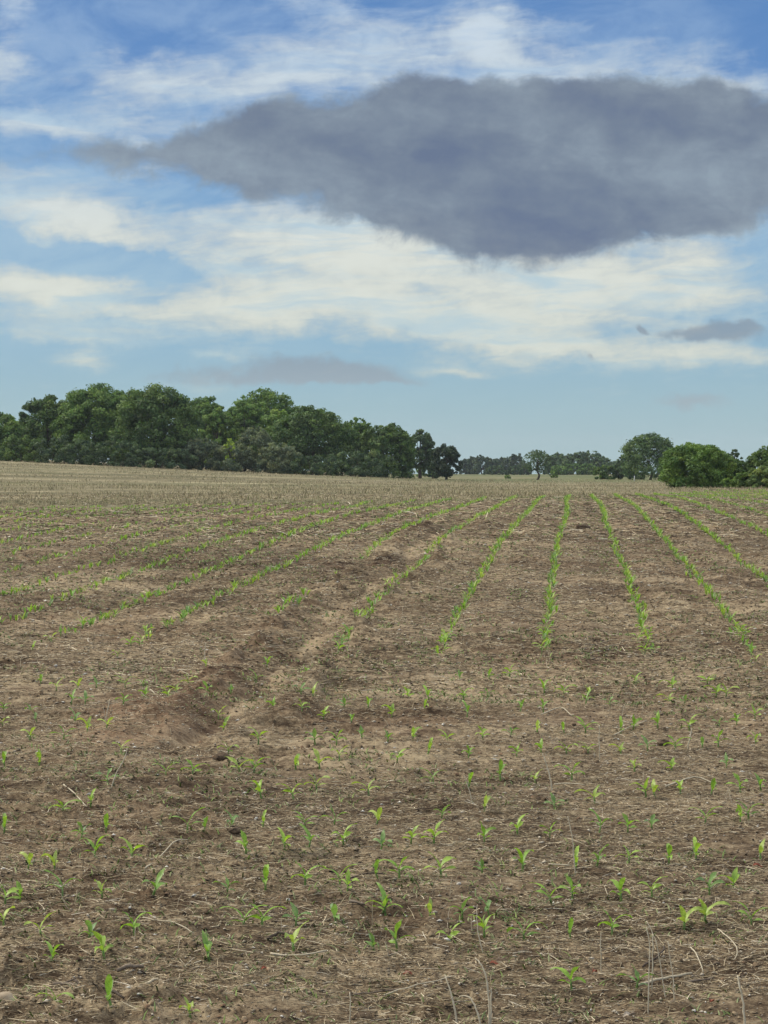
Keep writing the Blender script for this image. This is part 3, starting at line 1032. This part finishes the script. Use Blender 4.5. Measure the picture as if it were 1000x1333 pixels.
def put_tube(name, pts, r0, r1, m, label, cat, group=None, wob=.0015, twigs=0):
    P = smooth_path(pts)
    P[:, 2] += (.004 if name == 'dead_stick' else 0)
    n = len(P)
    rg = np.random.default_rng(abs(hash(label)) % 9999 if False else len(label) * 31 + n)
    P[1:-1] += rg.normal(0, wob, (n - 2, 3))
    R = np.linspace(r0, r1, n) * (1 + rg.normal(0, .07, n))
    org = P[0].copy()
    ch = [(P - org, R)]
    for t in range(twigs):
        i = int(n * (.3 + .5 * t / max(twigs, 1)))
        d = (P[min(i + 1, n - 1)] - P[i - 1]); d /= np.linalg.norm(d)
        sd_ = np.cross(d, (0, 0, 1)) * (1 if t % 2 else -1) + np.array([0, 0, .35]) + d * .8
        q = P[i] - org
        ch.append((np.array([q, q + sd_ * .02, q + sd_ * .045]), np.array([r1, r1 * .8, r1 * .4])))
    V, F = tubes(ch, 6)
    o = new_mesh(name, V, F, m, None, True)
    o.location = org
    tag(o, label, cat, group)
    return o


def stem(px, py, path, r, label, m=None, cat='dry stalk'):
    """upright stem: path = list of (dpx, dpy_up) screen offsets turned into metres at its own distance"""
    X, Y = ground_at(px, py)
    z = float(height(np.array([X]), np.array([Y]))[0])
    k = Y / FPX
    P = [(X + dx * k, Y + .02 * i, z - .01 * (i == 0) + dy * k) for i, (dx, dy) in enumerate(path)]
    put_tube('dry_stalk', P, r * 1.35, r * .8, m or M_stem, label, cat, 'dry stalks standing in the soil', .0008)


def details():
    L = path3
    # sticks lying on the soil
    sticks = [
        ([(67, 1296, .004), (85, 1297, .006), (98, 1303, .004), (108, 1302, .002)], .0042, .003, M_stick, 'curved grey-brown stick lying left of the longer dark one near the bottom left', 1),
        ([(95, 1290, .012), (115, 1302, .006), (135, 1313, .004), (160, 1323, .004)], .0038, .003, M_darkstick, 'long dark diagonal stick in the bottom left corner area', 2),
        ([(151, 1279, .012), (168, 1277, .014), (186, 1275, .012)], .0055, .0045, M_stick, 'short thick pale-topped stick above the dark hollow, bottom left', 0),
        ([(160, 1297, .004), (180, 1295, .005), (205, 1291, .004)], .0042, .0035, M_stem, 'straight pale stick just below the short thick one, bottom left', 0),
        ([(352, 1253, .004), (385, 1256, .004), (426, 1256, .004)], .003, .002, M_stem, 'long thin pale stick lying level under the front seedling', 0),
        ([(347, 1232, .004), (362, 1230, .006), (380, 1232, .004)], .0045, .003, M_darkstick, 'short dark stick lying left of the front seedling', 0),
        ([(188, 1141, .006), (205, 1122, .01), (225, 1106, .012), (244, 1100, .01)], .0026, .0018, M_stem, 'long curved bleached stem lying on open soil at left', 0),
        ([(185, 1205, .006), (205, 1211, .006), (228, 1222, .005), (252, 1229, .004)], .002, .0014, M_stem, 'thin pale wiry stem trailing right of the third seedling', 0),
        ([(82, 1032, .008), (96, 1041, .006), (112, 1056, .004)], .0028, .002, M_stem, 'thin bleached twig slanting beside a small seedling, upper left foreground', 0),
        ([(832, 1284, .004), (865, 1277, .008), (902, 1268, .004)], .004, .003, M_stem, 'pale straight stick lying right of the tall yellow-green seedling', 0),
        ([(893, 1282, .004), (930, 1273, .004)], .0035, .003, M_stick, 'grey-brown stick continuing right of the pale straight stick', 0),
        ([(936, 1218, .012), (952, 1233, .01), (962, 1247, .008), (957, 1257, .004)], .0019, .0012, M_stem, 'hook-shaped bleached stem near the right edge', 0),
        ([(900, 1240, .012), (908, 1252, .008), (917, 1267, .004)], .002, .0014, M_stem, 'short pale diagonal stem left of the hook-shaped one', 0),
        ([(722, 1022, .006), (740, 1022, .006), (762, 1025, .004)], .003, .002, M_stem, 'pale twig lying at the foot of a tall bleached stalk', 0),
        ([(868, 1030, .006), (905, 1020, .008), (935, 1024, .004)], .0034, .002, M_stem, 'bleached twig lying across the right middle foreground', 0),
        ([(715, 1130, .004), (745, 1133, .004)], .0025, .0018, M_stem, 'thin pale twig under the leaning tall stalk', 0),
        ([(838, 1262, .003), (860, 1252, .01), (866, 1240, .014)], .003, .0016, M_darkstick, 'dark bent twig behind the dry stalk clump at right', 1),
        ([(455, 1150, .004), (480, 1146, .006), (500, 1148, .004)], .003, .002, M_darkstick, 'brown twig lying level in the centre foreground', 0),
        ([(455, 1190, .005), (475, 1193, .005)], .0045, .003, M_stick, 'short pale brown stick right of an upright broad-leaved seedling', 0),
        ([(500, 1303, .004), (545, 1297, .005), (590, 1290, .004)], .002, .0014, M_stem, 'long thin straw lying left of the tall arched stalk', 0),
        ([(520, 1295, .004), (480, 1300, .004), (455, 1305, .004)], .0025, .0018, M_stick, 'grey twig lying by the bottom centre edge', 1),
        ([(800, 958, .004), (820, 950, .008), (842, 944, .004)], .003, .002, M_stem, 'pale crooked twig between small seedlings, right middle distance', 0),
        ([(705, 935, .006), (730, 926, .01), (745, 936, .004)], .003, .002, M_stem, 'bent pale twig arched over soil in the middle distance', 0),
        ([(195, 905, .006), (203, 908, .004)], .004, .003, M_stem, 'tiny pale splinter left of the red mound', 0),
    ]
    for pts, r0, r1, m, lab, tw in sticks:
        put_tube('dead_stick', L(pts), r0 * 1.25, r1 * 1.25, m, lab, 'stick', 'dead sticks and stems lying on the soil', .0012, tw)
    # upright dry stalks
    stem(637, 1345, [(0, 0), (1, 30), (-1, 62), (-8, 84), (-16, 92)], .0026, 'tallest pale dry stalk with bent top at the bottom edge')
    stem(640, 1345, [(0, 0), (0, 40), (1, 56)], .0018, 'short straight pale stalk against the tallest one, bottom edge')
    stem(628, 1345, [(0, 0), (-5, 25), (-14, 42), (-24, 44), (-30, 38)], .0022, 'arched pale dry stalk drooping left at the bottom edge')
    stem(597, 1345, [(0, 0), (-6, 32), (-13, 56), (-17, 66)], .0022, 'pale dry stalk leaning left, leftmost of the bottom edge stalks')
    stem(631, 1247, [(0, 0), (-7, 22), (-9, 48), (-8, 60)], .0014, 'thin green-grey stem behind the tallest dry stalk')
    stem(973, 1345, [(0, 0), (-1, 30), (-5, 58), (-7, 72)], .0028, 'thick jointed dry stalk near the bottom right corner')
    stem(846, 1318, [(0, 0), (1, 40), (3, 80), (0, 110)], .0016, 'tall thin stalk, leftmost of the dry clump at right')
    stem(850, 1288, [(0, 0), (2, 35), (3, 72), (-4, 88)], .0016, 'tall thin stalk, middle of the dry clump at right')
    stem(868, 1300, [(0, 0), (-4, 30), (-10, 66), (-14, 78)], .0014, 'left-leaning stalk, right side of the dry clump')
    stem(880, 1302, [(0, 0), (-2, 35), (-7, 75)], .0015, 'lone straight stalk just right of the dry clump')
    stem(784, 1268, [(0, 0), (0, 26), (1, 50)], .0013, 'thin brown straw standing left of the dry clump')
    stem(455, 1338, [(0, 0), (1, 24), (0, 42)], .0017, 'short grey stalk at the bottom edge, left of centre')
    stem(720, 1029, [(0, 0), (-3, 18), (-8, 36), (-12, 48)], .0028, 'bleached left-leaning stalk in the middle of the field')
    stem(750, 1141, [(0, 0), (-2, 30), (-5, 56), (-9, 74)], .0018, 'tall thin stalk rising in the open centre-right soil')
    stem(616, 1047, [(0, 0), (-4, 16), (-11, 36)], .0018, 'slender leaning stalk in the centre of the field')
    stem(143, 1031, [(0, 0), (8, 20), (17, 36), (20, 50)], .0026, 'pale right-leaning stalk beside the red mound')
    stem(135, 951, [(0, 0), (4, 18), (6, 32)], .0026, 'short straw standing left of the red mound')
    stem(267, 868, [(0, 0), (-1, 14), (0, 30)], .003, 'thin straw standing above the red mound')
    stem(895, 975, [(0, 0), (4, 12), (8, 26)], .003, 'pale stub standing among seedlings at right')
    stem(781, 985, [(0, 0), (0, 25), (1, 45)], .002, 'thin brown straw among seedlings, right of centre')
    # stone, pebbles
    def rock(name, px, py, rx, ry, rz, m, label, cat, seed, group=None, sink=.3):
        X, Y = ground_at(px, py)
        z = float(height(np.array([X]), np.array([Y]))[0])
        nu, nv_ = 22, 14
        if rx < .02: nu, nv_ = 12, 8
        V = []
        g = np.random.default_rng(seed)
        ph = g.random((6, 3)) * 6
        fr = g.normal(0, 1.6, (6, 3))
        for i in range(nv_ + 1):
            a = math.pi * i / nv_
            for j in range(nu):
                b = 2 * math.pi * j / nu
                d = np.array([math.sin(a) * math.cos(b), math.sin(a) * math.sin(b), math.cos(a)])
                d2 = np.sign(d) * np.abs(d) ** .8
                k = 1 + sum(.055 * math.sin(float(np.dot(fr[q], d)) * 1.7 + ph[q, 0]) for q in range(6))
                if m is M_clod:
                    k += float(1.1 * (fbm(np.array([d[0] * 2.5 + 9 + d[2]]), np.array([d[1] * 2.5 + 4 - d[2]]), seed, 3)[0] - .5))
                V.append((d2[0] * rx * k, d2[1] * ry * k, d2[2] * rz * k))
        idx = np.arange((nv_ + 1) * nu).reshape(nv_ + 1, nu)
        F = np.stack([idx[:-1], np.roll(idx[:-1], -1, 1), np.roll(idx[1:], -1, 1), idx[1:]], -1).reshape(-1, 4)[:, ::-1]
        o = new_mesh(name, np.array(V), F, m, None, True)
        o.location = (X, Y, z + rz * (1 - sink * 2) * .6)
        o.rotation_euler = (0, 0, g.random())
        tag(o, label, cat, group)
    rock('stone', 4, 1321, .03, .03, .026, M_stone, 'tan rounded stone at the bottom left corner', 'stone', 3)
    for i, (px, py, s, lab) in enumerate([(690, 1265, .0045, 'small white pebble below the seedling right of centre'), (672, 1313, .006, 'white pebble right of the tall pale stalk, bottom edge'),
                                          (905, 1316, .006, 'white pebble left of the thick jointed stalk'), (72, 872, .012, 'pale pebble in the left middle distance'),
                                          (53, 1152, .010, 'tan pebble by the left edge seedlings'), (375, 1175, .008, 'pale pebble left of centre foreground'),
                                          (598, 1158, .008, 'pale pebble behind the centre seedlings'), (372, 1250, .005, 'tiny white pebble near the front centre stick')]):
        rock('pebble', px, py, s, s * .9, s * .7, M_pebble, lab, 'pebble', 20 + i, 'small pale pebbles on the soil')
    for i, (px, py, s, lab) in enumerate([(290, 992, .04, 'dark earth clod at the lower end of the washed channel'), (305, 1087, .024, 'dark clod beside the small foreground seedlings'),
                                          (460, 1103, .022, 'dark clod in the centre foreground'), (262, 668 + 0, .10, 'lone dark clod on the far edge of the tilled soil'),
                                          (865, 970, .035, 'dark clod among the right middle seedlings'), (472, 1322, .024, 'dark clod at the bottom edge left of centre'),
                                          (650, 1258, .026, 'brown clod behind the tall arched stalk'), (760, 690, .10, 'dark lump between two corn rows far back')]):
        rock('earth_clod', px, py, s, s * .8, s * .5, M_clod, lab, 'clod', 40 + i, 'dark clods of earth')
    # dry leaves
    def dleaf(px, py, Ln, Wd, rz, m, lab):
        X, Y = ground_at(px, py)
        z = float(height(np.array([X]), np.array([Y]))[0])
        V, F = [], []
        n = 8
        for i in range(n + 1):
            s = i / n; w = Wd * math.sin(math.pi * min(max(s, .04), .97)) ** .7
            zz = .006 * math.sin(s * 5) + .004
            for q in (-1, -.5, 0, .5, 1):
                V.append(((s - .5) * Ln, q * w * .5, zz + .25 * w * q * q + .0012 * math.sin(q * 5 + s * 14)))
        for i in range(n):
            for j in range(4):
                b = i * 5 + j
                F.append([b, b + 5, b + 6, b + 1])
        o = new_mesh('dry_leaf', np.array(V), np.array(F), m, None, True)
        o.location = (X, Y, z + .006); o.rotation_euler = (.25, -.1, rz)
        tag(o, lab, 'dead leaf', 'dry fallen leaves on the soil')
    dleaf(44, 1324, .065, .03, -.2, M_deadleaf, 'pale dry leaf beside the tan stone')
    dleaf(820, 1326, .04, .022, .5, M_deadleaf, 'tan dry leaf at the bottom edge, right of centre')
    dleaf(345, 1274, .03, .016, .2, M_redleaf, 'small dark red leaf, leftmost of the red ones')
    dleaf(533, 1282, .04, .016, .1, M_redleaf, 'red leaf fragment near the bottom centre straws')
    dleaf(645, 1262, .036, .018, -.3, M_redleaf, 'orange-red leaf fragment behind the tall pale stalk')
    dleaf(775, 1270, .022, .016, .9, M_redleaf, 'small red leaf left of the tall yellow-green seedling')
    dleaf(927, 1310, .022, .018, 1.2, M_redleaf, 'orange-red leaf near the bottom right corner')
    dleaf(988, 1134, .04, .02, 0, M_redleaf, 'reddish leaf at the right edge')
    dleaf(895, 1137, .035, .016, .3, M_deadleaf, 'white dry leaf near the right edge')


details()

# ------------------------------------------------------------------ trees
def crown_mesh(g, Wd, H, z0, depth, n, leaf, ncl, tint, feather=0.0, rc=(.14, .26), flat=1.0, skirt=0.3, gap=0.0, spread=.14, irr=1.0):
    """leaf clumps over an uneven crown; local origin at the trunk base, crown from z0 to H"""
    hx, hy, hz = Wd * .51, depth * .51, (H - z0) / 2
    cz = z0 + hz
    cen, rad = [], []
    base_r = .9 if z0 < .08 * H else .4
    ncl = int(ncl * 3.2)
    ph = g.random(4) * 6.28
    for i in range(ncl):
        a = (i * 2.39996 + g.normal(0, .25)) % 6.2832
        tt = (i + .5) / ncl
        tt = tt if tt < .9 else g.uniform(.8, 1.0)
        if tt < .32:
            rmax = base_r + (1 - base_r) * math.sin(tt / .32 * 1.5708)
        else:
            rmax = math.sqrt(max(0, 1 - ((tt - .32) / .70) ** 2.3))
        rmax *= 1 + irr * (.10 * math.sin(2 * a + 4 * tt + ph[0]) + .08 * math.sin(3 * a + 9 * tt + ph[1])) + g.normal(0, .05)
        r = g.uniform(*rc) * min(Wd, H * 1.1) * .5 * (1.25 if i % 5 == 0 else .78)
        k = 1.0 if g.random() < .8 else g.uniform(.3, .8)
        lo = z0 + r * .3; hi_ = H - r * .85
        cen.append(np.array([math.cos(a) * max(hx * rmax - r * .75, .03 * hx) * k, math.sin(a) * max(hy * rmax - r * .75, .03 * hy) * k, lo + (hi_ - lo) * tt]))
        rad.append(r)
    if feather > 0:
        for i in range(int(ncl * feather)):
            a = g.random() * 6.283; b = g.uniform(.1, 1.0); s = math.sqrt(1 - b * b)
            d = np.array([math.cos(a) * s, math.sin(a) * s, b])
            r = g.uniform(.05, .10) * Wd * .5
            cen.append(d * np.array([hx, hy, hz]) * g.uniform(.92, 1.04) + np.array([0, 0, cz])); rad.append(r)
    cen = np.array(cen); rad = np.array(rad)
    tonec = g.normal(0, .19, len(rad))
    p = rad ** 2; p /= p.sum()
    ci = g.choice(len(rad), n, p=p)
    d = g.normal(0, 1, (n, 3)); d[:, 2] = np.where((d[:, 2] < -.5) & (g.random(n) < .6), -d[:, 2] * .6, d[:, 2])
    d /= np.linalg.norm(d, axis=1)[:, None]
    rr = rad[ci] * (1.0 + spread * g.normal(0, 1, n)) * np.where(g.random(n) < .22, g.uniform(.3, .9, n), 1.0)
    lump = 1 + .16 * np.sin(d[:, 0] * 7 + ci) * np.sin(d[:, 2] * 8 + ci * 2.0)
    P = cen[ci] + d * (rr * lump)[:, None] * np.array([1, 1, .82 * flat])
    P[:, 2] = np.maximum(P[:, 2], .05)
    nr = d * .75 + g.normal(0, .45, (n, 3)) + np.array([0, 0, .25])
    nr /= np.linalg.norm(nr, axis=1)[:, None]
    t = np.cross(nr, g.normal(0, 1, (n, 3))); t /= np.linalg.norm(t, axis=1)[:, None] + 1e-9
    b = np.cross(nr, t)
    sz = leaf * g.uniform(.55, 1.35, n)[:, None]
    q0 = P + t * sz * .62; q1 = P + b * sz * .36 + nr * sz * .08; q2 = P - t * sz * .62; q3 = P - b * sz * .36 + nr * sz * .08
    V = np.stack([q0, q1, q2, q3], 1).reshape(-1, 3)
    F = np.arange(n * 4).reshape(-1, 4)
    k = 1.55 * (1 + tonec[ci] + g.normal(0, .10, n))
    hue = g.normal(0, .07, n) + tonec[ci] * .35
    c = np.stack([tint[0] * k * (1 + hue), tint[1] * k, tint[2] * k * (1 - hue)], -1)
    c = np.clip(c, .004, 1)
    return V, F, np.repeat(c, 4, 0), cen, rad


def tree(name, label, cat, px, D, wpx, top, z0f, n, leaf, tint, ncl=26, seed=0, group=None, base=None, depthf=.9, trunk=True, tr=.16, bark=(.09, .07, .055), dens=1.0, **kw):
    g = np.random.default_rng(seed * 17 + 5)
    X = at(px, D)
    zb = float(base_z(np.array([X]), np.array([float(D)]))[0]) - .05
    Wd = wpx / FPX * D
    H = ztop(top, D) - zb
    root = empty(name, (X, D, zb))
    tag(root, label, cat, group)
    z0 = H * z0f
    n = int(n * 1.6 * dens)
    V, F, c, cen, rad = crown_mesh(g, Wd, H, z0, Wd * depthf, n, leaf, ncl, tint, **kw)
    new_mesh('crown' if trunk else 'foliage', V, F, M_leaf, c, False, root)
    # trunk and limbs (or a few stems for bushes)
    ch = []
    if trunk:
        tt = max(z0 * 1.25, H * .45)
        P = [(0, 0, -.1), (.04 * Wd * g.normal(), 0, tt * .35), (.02 * Wd * g.normal(), .02 * Wd, tt * .7), (0, 0, tt), (.05 * g.normal(), 0, H * .8)]
        ch.append((smooth_path(P, 3), np.linspace(tr * 1.35, tr * .25, 13)))
        br = P[3]
        for i in g.choice(len(rad), min(14, len(rad)), replace=False):
            s0 = g.uniform(.55, 1.0)
            a = np.array([0, 0, tt * s0 if z0f > .05 else H * .25]); e = cen[i]
            mid = a * .5 + e * .5 + np.array([0, 0, -.05 * H * g.random()])
            ch.append((smooth_path([a, mid, e], 3), np.linspace(tr * .5, tr * .1, 7)))
        V, F = tubes(ch, 6)
        new_mesh('trunk', V, F, M_bark, np.tile(np.array([bark]), (len(V), 1)), True, root)
    else:
        for i in g.choice(len(rad), min(10, len(rad)), replace=False):
            e = cen[i]
            ch.append((smooth_path([(e[0] * .15, e[1] * .15, -.05), e * np.array([.6, .6, .5]), e], 3), np.linspace(tr * .5, tr * .12, 7)))
        V, F = tubes(ch, 5)
        new_mesh('stems', V, F, M_bark, np.tile(np.array([bark]), (len(V), 1)), True, root)


DG = (.068, .112, .030)      # dark oak green
MG = (.090, .148, .036)
LG = (.115, .178, .042)
GG = (.115, .140, .080)      # grey green scrub
YG = (.26, .34, .055)
BG = (.058, .092, .042)
WOOD = 'trees of the wood on the left'
FARG = 'distant trees along the horizon'


def build_trees():
    T = tree
    a = dict(group=WOOD)
    # the wood on the left, front line then those behind
    T('broadleaf_tree', 'dark green tree cut off by the left edge of the picture', 'tree', -2, 292, 68, 536, .03, 12000, .26, MG, 26, 1, **a)
    T('broadleaf_tree', 'dark tree with a small sky gap, second from the left edge', 'tree', 62, 296, 72, 512, .04, 15000, .26, DG, 30, 2, **a)
    T('broadleaf_tree', 'tallest broad domed tree near the left end of the wood', 'tree', 126, 294, 102, 498, .03, 24000, .26, MG, 44, 3, **a)
    T('broadleaf_tree', 'big rounded dark oak standing forward in the wood', 'tree', 203, 286, 112, 500, .05, 28000, .26, DG, 50, 4, **a)
    T('broadleaf_tree', 'green tree top just behind the big rounded oak', 'tree', 268, 312, 70, 514, .1, 12000, .27, MG, 24, 5, **a)
    T('broadleaf_tree', 'yellowish green tree in the dip right of the big oak', 'tree', 283, 300, 50, 530, .08, 9000, .25, LG, 18, 6, **a)
    T('broadleaf_tree', 'mid green round tree left of the feathery topped one', 'tree', 318, 303, 58, 520, .05, 11000, .26, MG, 20, 7, **a)
    T('feathery_tree', 'tall feathery topped tree in the middle of the wood', 'tree', 345, 318, 92, 509, .1, 16000, .25, MG, 30, 8, feather=1.3, spread=.22, **a)
    T('broadleaf_tree', 'light green tree below the feathery topped one', 'tree', 362, 300, 60, 533, .04, 11000, .25, LG, 22, 9, **a)
    T('broadleaf_tree', 'wide dark tree right of the middle of the wood', 'tree', 405, 294, 104, 531, .03, 24000, .25, DG, 44, 10, feather=.5, **a)
    T('broadleaf_tree', 'small dark tree joining the wide dark one on its right', 'tree', 446, 300, 50, 552, .03, 9000, .25, DG, 20, 11, feather=.4, **a)
    T('feathery_tree', 'spiky topped pale green tree near the right end of the wood', 'tree', 468, 316, 40, 544, .06, 7000, .24, MG, 18, 12, feather=1.5, spread=.22, **a)
    T('broadleaf_tree', 'last tree of the wood, drooping to the ground on its right', 'tree', 503, 300, 74, 554, .02, 17000, .25, DG, 34, 13, feather=.6, **a)
    T('broadleaf_tree', 'dark gap-filling tree behind the last tree of the wood', 'tree', 482, 308, 46, 560, .02, 7000, .25, BG, 18, 14, **a)
    # backing trees so the wood has depth
    for i, (px, w, top, lab) in enumerate([(95, 70, 520, 'tree deep in the wood behind the second and third trees'), (165, 80, 508, 'tree deep in the wood behind the big rounded oak'), (235, 70, 524, 'tree deep in the wood right behind the big oak'),
                                           (305, 70, 530, 'tree deep in the wood under the feathery crown'), (385, 70, 528, 'tree deep in the wood behind the wide dark one'), (30, 60, 545, 'low tree deep in the wood at the left edge')]):
        T('broadleaf_tree', lab, 'tree', px, 322, w, top, .03, 9000, .3, MG if i % 2 else DG, 22, 60 + i, **a)
    # scrub along its foot
    s = dict(trunk=False, tr=.06, group='bushes at the foot of the wood')
    T('scrub_bush', 'grey-green thorny bush at the foot of the big oak', 'bush', 262, 283, 54, 570, 0, 8000, .17, GG, 26, 20, feather=.6, **s)
    T('scrub_bush', 'low grey bush right of the thorny one', 'bush', 298, 281, 50, 578, 0, 6500, .17, GG, 22, 21, **s)
    T('sapling', 'bright yellow-green sapling glowing among grey bushes', 'sapling', 299, 280.2, 15, 571, .1, 1500, .17, YG, 12, 22, feather=.5, group=None, tr=.05)
    T('scrub_bush', 'tall silvery grey bush below the middle of the wood', 'bush', 332, 283, 52, 556, 0, 9000, .17, GG, 28, 23, feather=.7, **s)
    T('scrub_bush', 'spreading grey bush below the light green tree', 'bush', 364, 280, 52, 576, 0, 7000, .17, GG, 24, 24, feather=.5, **s)
    T('scrub_bush', 'low dark bush under the wide dark tree', 'bush', 405, 279, 60, 590, 0, 4500, .17, BG, 18, 25, **s)
    T('scrub_bush', 'dark low bush by the left end of the wood', 'bush', 150, 281, 84, 572, 0, 6000, .18, BG, 22, 26, **s)
    T('scrub_bush', 'dark low bush under the second tree from the left', 'bush', 84, 283, 76, 566, 0, 6000, .18, BG, 22, 27, **s)
    T('scrub_bush', 'low bush in front of the big oak trunk', 'bush', 207, 279, 84, 580, 0, 6000, .18, BG, 24, 28, **s)
    T('scrub_bush', 'low bush at the far left edge of the wood', 'bush', 28, 286, 60, 566, 0, 5000, .18, DG, 20, 29, **s)
    T('scrub_bush', 'dark bush filling under the last tree of the wood', 'bush', 462, 284, 84, 584, 0, 5000, .18, BG, 20, 30, **s)
    # trees standing free past the end of the wood
    T('oak_tree', 'free-standing dark tree with bare trunk past the wood end', 'tree', 547, 330, 39, 559, .2, 6500, .25, BG, 26, 31, tr=.22)
    T('low_tree', 'small low tree between the bare-trunked tree and the dark conical one', 'tree', 564, 345, 28, 584, .06, 3200, .27, BG, 14, 32)
    T('cedar_tree', 'blackish oval tree with fork at its foot, right of the low tree', 'tree', 581, 318, 37, 577, .10, 7000, .22, (.030, .048, .026), 26, 33, tr=.16)
    T('field_bush', 'pale green bush seen under the free-standing trees', 'bush', 556, 420, 26, 603, 0, 1800, .28, LG, 12, 34, trunk=False, tr=.05)
    # the lone tree in the field
    T('lone_tree', 'small lone tree with loose open crown in the middle of the field', 'tree', 699, 330, 35, 586, .26, 3600, .2, (.062, .098, .044), 26, 35, dens=.38, irr=2.4, feather=2.2, spread=.28, tr=.14, rc=(.16, .28))
    T('field_bush', 'tiny bush just right of the lone tree', 'bush', 721, 420, 10, 611, 0, 500, .22, MG, 8, 36, trunk=False, tr=.04)
    T('field_bush', 'tiny bush left of the lone tree, out in the grass', 'bush', 661, 380, 8, 618, 0, 400, .2, MG, 6, 37, trunk=False, tr=.04)
    # right-hand groups
    r = dict(group='trees and bushes on the right')
    T('feathery_tree', 'tall loose-crowned tree rising behind the big right bush', 'tree', 846, 330, 66, 566, .03, 12000, .23, (.066, .108, .042), 38, 40, dens=.66, irr=2.4, feather=2.4, spread=.24, rc=(.14, .26), **r)
    T('broadleaf_tree', 'lower left shoulder tree beside the tall loose-crowned one', 'tree', 820, 345, 36, 590, .03, 4500, .25, BG, 18, 41, feather=.6, **r)
    T('field_bush', 'round dark green bush standing alone left of the tall right tree', 'bush', 789, 345, 31, 605, 0, 3500, .22, DG, 18, 42, trunk=False, tr=.06, flat=.9, **r)
    T('hedge_bush', 'big spreading green bush in front at the right', 'bush', 905, 150, 88, 579, 0, 26000, .105, MG, 60, 43, irr=2.0, trunk=False, tr=.05, feather=.7, rc=(.16, .28), **r)
    T('hedge_bush', 'bush extending the big right one to its right', 'bush', 951, 154, 46, 596, 0, 9000, .105, DG, 26, 44, trunk=False, tr=.05, feather=.4, **r)
    T('broadleaf_tree', 'greyish round tree top peeping over the big right bush', 'tree', 955, 260, 22, 584, .1, 2500, .2, BG, 12, 45, **r)
    T('broadleaf_tree', 'tree cut off by the right edge of the picture', 'tree', 1003, 170, 62, 582, .03, 14000, .13, DG, 34, 46, feather=.7, **r)
    T('scrub_bush', 'olive brown bush by the right edge in front of the others', 'bush', 993, 146, 38, 606, 0, 9000, .085, (.13, .175, .055), 26, 47, trunk=False, tr=.04, **r)
    T('scrub_bush', 'light green bush between the big bush and the olive one', 'bush', 968, 147, 26, 613, 0, 5000, .085, LG, 18, 48, trunk=False, tr=.04, **r)
    T('scrub_bush', 'small light green bush at the right foot of the big bush', 'bush', 947, 147, 16, 622, 0, 2500, .08, LG, 10, 49, trunk=False, tr=.04, **r)
    # distant line
    fl = [(606, 12, 598, 'first'), (615, 16, 595, 'second'), (628, 20, 593, 'third'), (640, 14, 598, 'fourth'), (650, 18, 596, 'fifth'), (661, 22, 594, 'sixth'), (672, 16, 590, 'seventh'),
          (682, 14, 602, 'eighth'), (718, 16, 598, 'ninth'), (725, 24, 590, 'tenth'), (737, 16, 593, 'eleventh'), (752, 26, 588, 'twelfth'), (770, 28, 587, 'thirteenth'), (782, 20, 594, 'fourteenth'),
          (797, 18, 601, 'fifteenth'), (812, 20, 598, 'sixteenth')]
    for i, (px, w, top, o_) in enumerate(fl):
        D = (720 if px < 700 else 620) + (i * 37 % 50)
        T('distant_tree', '%s from the left of the small hazy trees on the horizon' % o_, 'tree', px, D, w * 1.35, top, .03, 2200, .5, (.045, .07, .04) if px < 700 else (.058, .095, .042), 14, 80 + i, group=FARG, feather=.4, tr=.2)
    # low hedge below them
    for i, (px, w, top) in enumerate([(648, 30, 606), (745, 34, 602), (728, 22, 605), (765, 30, 603), (676, 26, 605)]):
        T('distant_bush', ['low dark bush under the left distant trees', 'long low bush under the right distant trees', 'small low bush left of the long low one',
                           'low bush at the right end below the distant trees', 'low bush just left of the lone tree on the horizon'][i], 'bush', px, 600, w, top, 0, 1500, .4, MG if i in (1, 2, 3) else BG, 12, 110 + i, group='low bushes on the horizon', trunk=False, tr=.1)


build_trees()

# small white marker post below the tall right tree
def post():
    X = at(826, 300)
    z = float(base_z(np.array([X]), np.array([300.0]))[0])
    V, F = tubes([([(0, 0, -.2), (0, 0, .3), (0, 0, .62), (0, 0, .7)], [.06, .06, .06, .02])], 10)
    o = new_mesh('marker_post', V, F, M_white, None, False)
    o.location = (X, 300, z)
    tag(o, 'tiny white marker post standing in the grass below the tall right tree', 'post')


post()


# ------------------------------------------------------------------ air between here and the far trees
def haze():
    x0, x1, y0, y1, z0, z1 = -6000, 6000, -120, 4200, -40, 60
    V = np.array([(x, y, z) for z in (z0, z1) for y in (y0, y1) for x in (x0, x1)], float)
    F = np.array([[0, 2, 3, 1], [4, 5, 7, 6], [0, 1, 5, 4], [2, 6, 7, 3], [0, 4, 6, 2], [1, 3, 7, 5]])
    m, N = mat('haze')
    pv = N.n('ShaderNodeVolumePrincipled')
    pv.inputs['Color'].default_value = (.85, .93, 1.0, 1)
    pv.inputs['Density'].default_value = .00011
    pv.inputs['Anisotropy'].default_value = .0
    o = N.n('ShaderNodeOutputMaterial')
    N.t.links.new(pv.outputs[0], o.inputs['Volume'])
    ob = new_mesh('haze', V, F, m)
    tag(ob, 'faint blue summer haze over the fields', 'haze', kind='stuff')


haze()
